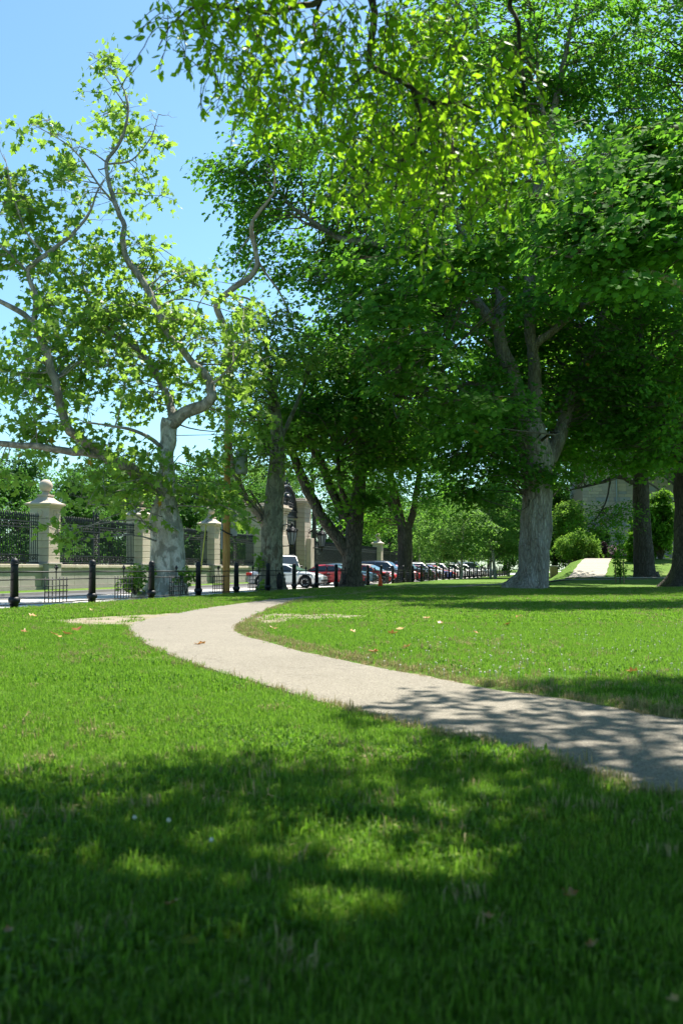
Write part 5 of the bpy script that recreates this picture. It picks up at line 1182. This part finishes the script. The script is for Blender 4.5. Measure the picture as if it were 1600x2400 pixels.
OL = [[(5.4, 4.5, 4.8, .2), (3.6, 5.2, 6.3, .15), (1.6, 6.0, 6.6, .09), pxw(890, -190, 6.1, .05), pxw(878, 30, 5.5, .021), pxw(866, 120, 5.3, .018), pxw(872, 155, 5.2, .015), pxw(925, 182, 5.1, .012), pxw(965, 208, 5.0, .013), pxw(1010, 240, 5.0, .011), pxw(1070, 240, 4.9, .009), pxw(1120, 262, 4.9, .006)],
      [(1.6, 6.0, 6.6, .07), (.6, 6.2, 6.0, .05), pxw(770, -60, 6.1, .026), pxw(745, 4, 5.9, .02), pxw(690, 14, 5.8, .017), pxw(650, 30, 5.7, .015), pxw(560, 22, 5.6, .011), pxw(470, 12, 5.5, .008), pxw(405, 55, 5.4, .005), pxw(372, 110, 5.3, .003)],
      [pxw(965, 208, 5.0, .011), pxw(985, 290, 5.0, .008), pxw(940, 380, 4.9, .006), pxw(925, 450, 4.9, .004)], [(3.6, 5.2, 6.3, .1), (2.4, 5.4, 5.2, .05), pxw(1240, -60, 5.5, .02), pxw(1215, 60, 5.4, .012), pxw(1225, 180, 5.3, .008), pxw(1235, 330, 5.2, .005)],
      [pxw(760, -20, 6, .014), pxw(735, 60, 5.8, .010), pxw(760, 160, 5.6, .007), pxw(740, 260, 5.5, .004)], [pxw(1010, 240, 5, .008), pxw(1060, 330, 4.9, .006), pxw(1040, 430, 4.8, .004), pxw(1010, 540, 4.8, .003)],
      [(5.3, 4.6, 5.4, .2), (3.5, 3.5, 7.2, .12), (1.2, 2.6, 8.2, .06), (-1.5, 2.0, 8.8, .025)], [(5.1, 4.6, 7.4, .15), (4.0, 7.0, 9.4, .1), (2.4, 9.0, 10.4, .05)], [(5.3, 4.4, 6.4, .16), (4.0, 1.0, 8.0, .1), (2.0, -1.0, 8.8, .05)], [(3.5, 3.5, 7.2, .1), (1.8, 5.7, 8.6, .05), (.4, 7.6, 9.4, .02)]]
for l in OL:
    mb = MB(); trunk_mesh(mb, wl_(l), 8, 3.3, False, .03); mb.build('limb', M['bark_dark'], OT)
CLUS = [(392, 105, 42, 55), (440, 45, 60, 55), (555, 85, 105, 95), (560, 195, 62, 70), (700, 115, 125, 130), (700, 275, 85, 85), (620, 240, 70, 60), (860, 190, 130, 190), (820, 390, 62, 80), (960, 320, 125, 140), (1000, 470, 55, 110), (1100, 320, 120, 140), (1180, 190, 65, 95), (1150, 440, 60, 65), (1240, 340, 42, 85), (1290, 405, 28, 35), (1000, 70, 130, 85), (560, 10, 130, 40), (890, 450, 85, 60), (1060, 420, 85, 80), (1010, 590, 32, 40)]
tw = MB(); P, N, T, S = [], [], [], []
for cx, cy, rx, ry in CLUS:
    for _ in range(max(4, int(rx * ry / 175))):
        th, q = rs.uniform(0, 2 * np.pi), np.sqrt(rs.uniform()); d0 = rs.uniform(4.6, 6.0)
        x, y = cx + rx * q * np.cos(th), cy + ry * q * np.sin(th) - 30
        w = np.array(at(x, y, d0)); dirn = norm(np.array((rs.normal() * .8, rs.normal() * .6, -.55))); nl = rs.integers(5, 9); step = rs.uniform(.026, .042)
        pts = [w]
        for i in range(nl):
            dirn = norm(dirn + rs.normal(size=3) * .18 + np.array((0, 0, -.16))); w = w + dirn * step; pts.append(w)
            side = norm(np.cross(dirn, rs.normal(size=3))) * (1 if i % 2 else -1)
            P.append(w + side * .012); T.append(side * .55 + np.array((0, 0, -.75)) + rs.normal(size=3) * .3); N.append(norm(rs.normal(size=3) * .8 + np.array((.15, -.45, .55)))); S.append(rs.uniform(.038, .064))
        tw.tube([p - OO for p in pts], .0022, 4, 0, False)
P, N, T, S = map(np.array, (P, N, T, S))
gx_, gy_ = P[:, 0] - .306 * P[:, 2], P[:, 1] - .46 * P[:, 2]
ok = ~np.any([(gx_ - a) ** 2 + (gy_ - b) ** 2 < c * c for a, b, c in ((-.55, 2.98, .17), (-.25, 2.84, .17), (.0, 2.66, .22), (.37, 2.74, .14))], axis=0)  # twig leaves dropped to keep the sun patches on the grass open
P, N, T, S = P[ok], N[ok], T[ok], S[ok]; rnd = np.clip(rs.beta(2, 2, len(P)), 0, 1)
size_px = S / P[:, 1]
order = np.argsort(-size_px); first, rest = order[:300], order[300:]
LV = [leaves_mesh('leaf', np.zeros((1, 3)), np.array([(0, 0, 1.0)]), np.array([(1.0, 0, 0)]), np.ones(1), np.array([v]), T_OVAL, M['birch']) for v in (.1, .3, .5, .7, .9)]
for me in LV:
    for p in me.polygons: p.use_smooth = False
for i in first:
    n = norm(N[i]); t = norm(T[i] - n * np.dot(n, T[i])); b = np.cross(n, t)
    o = link('leaf', LV[min(4, int(rnd[i] * 5))], OT)
    o.matrix_local = Matrix(((t[0] * S[i], b[0] * S[i], n[0] * S[i], P[i][0] - OO[0]), (t[1] * S[i], b[1] * S[i], n[1] * S[i], P[i][1] - OO[1]), (t[2] * S[i], b[2] * S[i], n[2] * S[i], P[i][2] - OO[2]), (0, 0, 0, 1)))
o = link('foliage', leaves_mesh('foliage', P[rest] - OO, N[rest], T[rest], S[rest], rnd[rest], T_OVAL, M['birch']), OT); o['kind'] = 'stuff'
tw.build('twigs', M['twig'], OT)['kind'] = 'stuff'
# the upper crown, above the picture: shaped from the shade it casts on the near lawn and path bend
BOUND = [(-9, 3.2), (-1.9, 3.9), (-1.2, 4.3), (-.7, 4.6), (-.2, 5.0), (.1, 5.9), (.6, 6.9), (1.2, 7.6), (2, 8.0), (9, 8.6)]
def open_sky(gx, gd): return -2.0 < gx < .0 and 2.75 < gd < 4.0 and rs.uniform() < .9     # clumps left out so that the sun reaches the low twigs
cot = math.cos(SUN_EL) / math.sin(SUN_EL); ox, oy = cot * math.sin(SUN_AZ), cot * math.cos(SUN_AZ)
HOLES = [(-.55, 2.98, .24), (-.25, 2.84, .24), (.0, 2.66, .30), (.37, 2.74, .21), (-1.25, 3.45, .16), (-.3, 3.45, .12), (.35, 3.5, .10), (.55, 3.9, .16), (1.05, 3.95, .14), (1.5, 4.7, .2), (.75, 4.6, .25), (.1, 4.4, .22), (-.9, 4.0, .16), (.95, 6.3, .2), (1.5, 5.9, .14), (.5, 5.9, .22), (1.9, 5.2, .16), (.3, 5.3, .2)]
cl = []
while len(cl) < 1500:
    gx, gd = rs.uniform(-6, 6.5), rs.uniform(-5.5, 8.6)
    if gd > interp(gx, BOUND) - .25 or open_sky(gx, gd): continue
    if any((gx - a) ** 2 + (gd - b) ** 2 < (c + .25) ** 2 for a, b, c in HOLES) and rs.uniform() < .85: continue
    hmin = max(5.0, (EYE + .60 * max(0, gd)) / .712 + .6); h = hmin + rs.uniform(0, 2.6)
    cl.append((np.array((gx + ox * h, gd + oy * h, h)) - OO, norm(rs.normal(size=3))))
for _ in range(1300):      # extra unseen clumps added to deepen the shade on the near grass
    gx, gd = rs.uniform(-3.2, 3.2), rs.uniform(-3, 3.7)
    if open_sky(gx, gd) or any((gx - a) ** 2 + (gd - b) ** 2 < (c + .3) ** 2 for a, b, c in HOLES): continue
    h = max(5.0, (EYE + .60 * max(0, gd)) / .712 + .6) + rs.uniform(0, 2.6); cl.append((np.array((gx + ox * h, gd + oy * h, h)) - OO, norm(rs.normal(size=3))))
P, N, T, S, rnd, stems = foliage(rs, cl, (.25, .55), .5, (3, 5), (.25, .45), (13, 20), (.11, .17), .5, .5, .3)
h_ = P[:, 2]; gx_, gy_ = P[:, 0] + OO[0] - ox * h_, P[:, 1] + OO[1] - oy * h_      # leaves cut away where sun patches should land on the ground
ok = np.ones(len(P), bool)
for a_, b_, c_ in HOLES:
    an = np.arctan2(gy_ - b_, gx_ - a_); ok &= (gx_ - a_) ** 2 + ((gy_ - b_) * 1.1) ** 2 > (c_ * (.8 + .3 * np.sin(3 * an + a_ * 9) + .15 * np.sin(7 * an + b_ * 5))) ** 2
lim = np.array([interp(float(q), BOUND) for q in gx_]) + .25 * np.sin(gx_ * 5.1) + .15 * np.sin(gx_ * 13.7) + .2 * rs.normal(size=len(P))
ok &= gy_ < lim
P, N, T, S, rnd = P[ok], N[ok], T[ok], S[ok], rnd[ok]
link('crown', leaves_mesh('crown', P, N, T, S, rnd, T_QUAD, M['birch']), OT)
mb = MB()
for a, b in stems: mb.tube([a, (a + b) / 2 + rs.normal(size=3) * .05, b], [.010, .007, .003], 3, 0, False)
for c, u in cl[::2]:
    dd = [(np.linalg.norm(np.array(wl_(l)[-1][0]) - c), l) for l in OL[6:]]; a = np.array(min(dd, key=lambda q: q[0])[1][-2][:3]) - OO
    mb.tube([a, (a + c) / 2 + np.array((0, 0, .3)), c], [.025, .018, .008], 4, 0, False)
mb.build('branches', M['twig'], OT)

# ------------------------------------------------------------------ grass, clover, fallen leaves
def in_poly(x, y, poly):
    n = len(poly); r = np.zeros(len(x), bool); j = n - 1
    for i in range(n):
        xi, yi = poly[i]; xj, yj = poly[j]
        if yi != yj:
            r ^= ((yi > y) != (yj > y)) & (x < (xj - xi) * (y - yi) / (yj - yi) + xi)
        j = i
    return r
TUFTS = bpy.data.collections.new('grass_tufts')
def tuft(seed, nb, rad, h, w, mat, lean=.5):
    rs = np.random.default_rng(seed); vs, fs, rv = [], [], []
    for i in range(nb):
        a = rs.uniform(0, 2 * np.pi); q = rad * np.sqrt(rs.uniform()); bx, by = q * np.cos(a), q * np.sin(a)
        th = rs.uniform(0, 2 * np.pi); L = rs.uniform(*h); ww = rs.uniform(*w) / 2; ln = abs(rs.normal()) * lean
        dx, dy = np.cos(th), np.sin(th); px, py = -dy, dx; o = len(vs)
        m = (bx + dx * ln * L * .35, by + dy * ln * L * .35, L * .6); t = (bx + dx * ln * L * 1.0, by + dy * ln * L * 1.0, L * max(.35, 1 - ln * .45))
        vs += [(bx - px * ww, by - py * ww, -.01), (bx + px * ww, by + py * ww, -.01), (m[0] + px * ww * .8, m[1] + py * ww * .8, m[2]), (m[0] - px * ww * .8, m[1] - py * ww * .8, m[2]), t]
        fs += [(o, o + 1, o + 2, o + 3), (o + 3, o + 2, o + 4)]; r_ = rs.uniform(); rv += [r_, r_]
    me = bpy.data.meshes.new('grass_tuft'); me.from_pydata(vs, [], fs); me.materials.append(mat)
    at_ = me.attributes.new('rnd', 'FLOAT', 'FACE'); at_.data.foreach_set('value', rv); me.update()
    o = bpy.data.objects.new('grass_tuft', me); TUFTS.objects.link(o); return o
for i in range(5): tuft(300 + i, 26, .06, (.020, .054), (.0023, .0042), M['blade'], .75)         # 0-4 near
for i in range(3): tuft(310 + i, 34, .13, (.025, .052), (.006, .010), M['blade'], .6)            # 5-7 far
for i in range(2): tuft(320 + i, 22, .06, (.03, .07), (.003, .005), M['dry_blade'], .8)          # 8-9 dry
for i in range(2): tuft(330 + i, 16, .06, (.03, .05), (.006, .011), M['blade'], .9)              # 10-11 broad leaves, low
for k, o in enumerate(TUFTS.objects): o.name = 'grass_tuft_%02d' % k
def scatter(name, pts, rot, scl, idx, label):
    me = bpy.data.meshes.new(name); me.vertices.add(len(pts)); me.vertices.foreach_set('co', np.asarray(pts, np.float32).reshape(-1))
    for nm, ty, key, dat in (('rot', 'FLOAT_VECTOR', 'vector', rot), ('scl', 'FLOAT', 'value', scl), ('idx', 'INT', 'value', idx)):
        a = me.attributes.new(nm, ty, 'POINT'); a.data.foreach_set(key, np.asarray(dat, np.int32 if ty == 'INT' else np.float32).reshape(-1))
    o = link(name, me); ng = bpy.data.node_groups.new(name, 'GeometryNodeTree')
    ng.interface.new_socket('Geometry', in_out='INPUT', socket_type='NodeSocketGeometry'); ng.interface.new_socket('Geometry', in_out='OUTPUT', socket_type='NodeSocketGeometry')
    N_ = ng.nodes; gi = N_.new('NodeGroupInput'); go = N_.new('NodeGroupOutput'); ip = N_.new('GeometryNodeInstanceOnPoints'); ci = N_.new('GeometryNodeCollectionInfo')
    ci.inputs['Collection'].default_value = TUFTS; ci.inputs['Separate Children'].default_value = True; ci.inputs['Reset Children'].default_value = True
    def attr(nm, ty):
        a = N_.new('GeometryNodeInputNamedAttribute'); a.data_type = ty; a.inputs['Name'].default_value = nm; return a.outputs['Attribute']
    l = ng.links.new
    l(gi.outputs[0], ip.inputs['Points']); l(ci.outputs[0], ip.inputs['Instance']); ip.inputs['Pick Instance'].default_value = True
    l(attr('idx', 'INT'), ip.inputs['Instance Index']); l(attr('rot', 'FLOAT_VECTOR'), ip.inputs['Rotation']); l(attr('scl', 'FLOAT'), ip.inputs['Scale']); l(ip.outputs[0], go.inputs[0])
    md = o.modifiers.new('scatter', 'NODES'); md.node_group = ng
    return tag(o, label, 'grass', None, 'stuff')
rs = np.random.default_rng(77)
EDGE = np.concatenate([np.array(pa), np.array(pb)])
TRUNKS = [(gnd(390, 1400), .8), (gnd(636, 1384), .5), (gnd(822, 1376), .5), (gnd(1240, 1381), .85), (at(1628, 1377, 47.5), 1.4)]
wornA = np.array([p[:2] for p in WORN_A]); wornB = np.array([p[:2] for p in WORN_B])
def field(d0, d1, dens, far, name, label):
    area = .36 * (d1 ** 2 - d0 ** 2) + 3.2 * (d1 - d0); n = int(area * dens)
    y = np.sqrt(rs.uniform(d0 ** 2, d1 ** 2, n * 2)); x = rs.uniform(-1, 1, n * 2) * (.36 * y + 1.6)
    k = rs.uniform(size=n * 2) < (.36 * y + 1.6) / y / ((.36 * d0 + 1.6) / d0)
    x, y = x[k], y[k]
    if len(x) > n: x, y = x[:n], y[:n]
    t = x * VX + y * VY
    clump = np.array([noise.noise(Vector((a * 1.6, b * 1.6, 0))) for a, b in zip(x, y)]); big = np.array([noise.noise(Vector((a * .35, b * .35, 5))) for a, b in zip(x, y)])
    ok = (t > T_FENCE + .02) & ~in_poly(x + rs.normal(size=len(x)) * .025, y + rs.normal(size=len(x)) * .025, POLY)
    for (p, r) in TRUNKS: ok &= (x - p.x) ** 2 + (y - p.y) ** 2 > r * r
    for wp_, thin in ((wornA, .08), (wornB, .10)): ok &= ~(in_poly(x, y, wp_) & (rs.uniform(size=len(x)) > thin))
    x, y, clump, big = x[ok], y[ok], clump[ok], big[ok]
    def near(E):
        E = E[(E[:, 1] < d1 + 3) & (E[:, 1] > d0 - 3)]; r = np.full(len(x), 9.0)
        if len(E):
            for i in range(0, len(x), 4000): r[i:i + 4000] = np.sqrt(((x[i:i + 4000, None] - E[None, :, 0]) ** 2 + (y[i:i + 4000, None] - E[None, :, 1]) ** 2).min(1))
        return r
    dl, de = near(np.array(pa)), near(np.array(pb)); de = np.minimum(de, dl * 3.5 + .1)
    u = rs.uniform(size=len(x)); n = len(x)
    idx = rs.integers(5, 8, n) if far else rs.integers(0, 5, n)
    low = (clump > .18) & (u > .55) & (not far); idx = np.where(low, rs.integers(10, 12, n), idx)
    dry = (rs.uniform(size=n) < np.clip(1.0 - de / .42, 0, .85)) | (rs.uniform(size=n) < np.clip(.008 + (big - .05) * .14, .006, .10) + np.clip((y - 13) / 10, 0, 1) * .10)
    idx = np.where(dry, rs.integers(8, 10, n), idx)
    sc = rs.uniform(.7, 1.2, n) * (1 + .35 * clump) * np.clip(.55 + de / .35, .55, 1.0) * (1.25 if far else 1.0)
    keep = ~((de < .16) & (rs.uniform(size=n) < .55))
    z = np.array([pz(a, b) for a, b in zip(x, y)])
    pts = np.stack([x, y, z], 1)[keep]; rot = np.stack([rs.normal(size=n) * .08, rs.normal(size=n) * .08, rs.uniform(0, 6.28, n)], 1)[keep]
    return scatter(name, pts, rot, sc[keep], idx[keep], label)
field(1.25, 6.5, 820, False, 'lawn_grass', 'shaded green grass of the near lawn')
field(6.5, 16, 330, False, 'lawn_grass', 'sunlit green grass on both sides of the path bend')
field(16, 46, 90, True, 'lawn_grass', 'short grass reaching back to the maple trunks')

mb = MB(); rng = random.Random(14)
for i in range(210):
    px = rng.uniform(840, 1640); py = 1462 + 135 * rng.random() ** .8
    if px < 1000 and rng.random() < .5: continue
    w = gnd(px, py)
    if in_poly(np.array([w.x]), np.array([w.y]), POLY)[0]: continue
    h = rng.uniform(.05, .085); r = rng.uniform(.005, .009); mb.tube([(w.x, w.y, 0), (w.x, w.y, h)], .0015, 3, 0, False, False); mb.ball((w.x, w.y, h), r, 6, 4, 0, .85)
for px, py in ((395, 1975), (315, 1968), (495, 2025), (1390, 1412), (1450, 1408), (1500, 1410), (1420, 1415), (1470, 1415)):
    w = gnd(px, py); mb.ball((w.x, w.y, .07), .007 if py > 1700 else .011, 7, 5)
cf = mb.build('clover_flowers', M['clover']); tag(cf, 'white clover heads dotting the lawn right of the path', 'clover', None, 'stuff')
a = cf.data.attributes.new('rnd', 'FLOAT', 'FACE'); a.data.foreach_set('value', np.random.default_rng(1).uniform(size=len(cf.data.polygons)))
FL = []
for k in range(4):
    rs_ = np.random.default_rng(500 + k); tv = T_LOBE[0].copy(); tv[:, 2] = .55 * tv[:, 1] ** 2 + .25 * (tv[:, 0] - .4) ** 2 + rs_.normal(size=len(tv)) * .05
    FL.append(leaves_mesh('fallen_leaf', np.array([(-.5, 0, 0.)]), np.array([(0, 0, 1.)]), np.array([(1., 0, 0)]), np.ones(1), np.array([(.1, .4, .65, .95)[k]]), (tv, T_LOBE[1]), M['dead']))
SPOTS = {'curled brown fallen leaf lying in the lawn left of the path': [(61, 1479), (127, 1484), (158, 1484), (181, 1475), (139, 1490), (76, 1443), (227, 1420), (217, 1431)],
         'curled brown fallen leaf lying on the bend of the path': [(463, 1504), (476, 1502)],
         'curled brown fallen leaf lying in the sunny lawn right of the path': [(999, 1447), (1030, 1458), (1161, 1442), (1210, 1445), (1188, 1461), (828, 1477), (922, 1480), (940, 1472), (1116, 1480), (953, 1515), (1478, 1570), (1563, 1427), (874, 1526), (640, 1470)],
         'brown fallen leaf in the dark shaded foreground grass': [(1138, 2140), (1572, 2335), (1385, 2205), (20, 2172), (402, 2110), (1335, 2085)]}
rng = random.Random(4)
for lab, sp_ in SPOTS.items():
    for px, py in sp_:
        w = gnd(px, py, .04); near = py > 1700
        s = rng.uniform(.09, .155) * (.28 if near else 1.0); zz = .035 if lab.find('bend') >= 0 else .055
        o = link('fallen_leaf', FL[rng.randrange(4)], None, (w.x, w.y, pz(w.x, w.y) + zz - .02)); o.scale = (s, s, s); o.rotation_euler = (rng.uniform(-.4, .4), rng.uniform(-.4, .4), rng.uniform(0, 6.28))
        tag(o, lab, 'leaf', lab.replace('curled ', '').replace('leaf', 'leaves', 1))
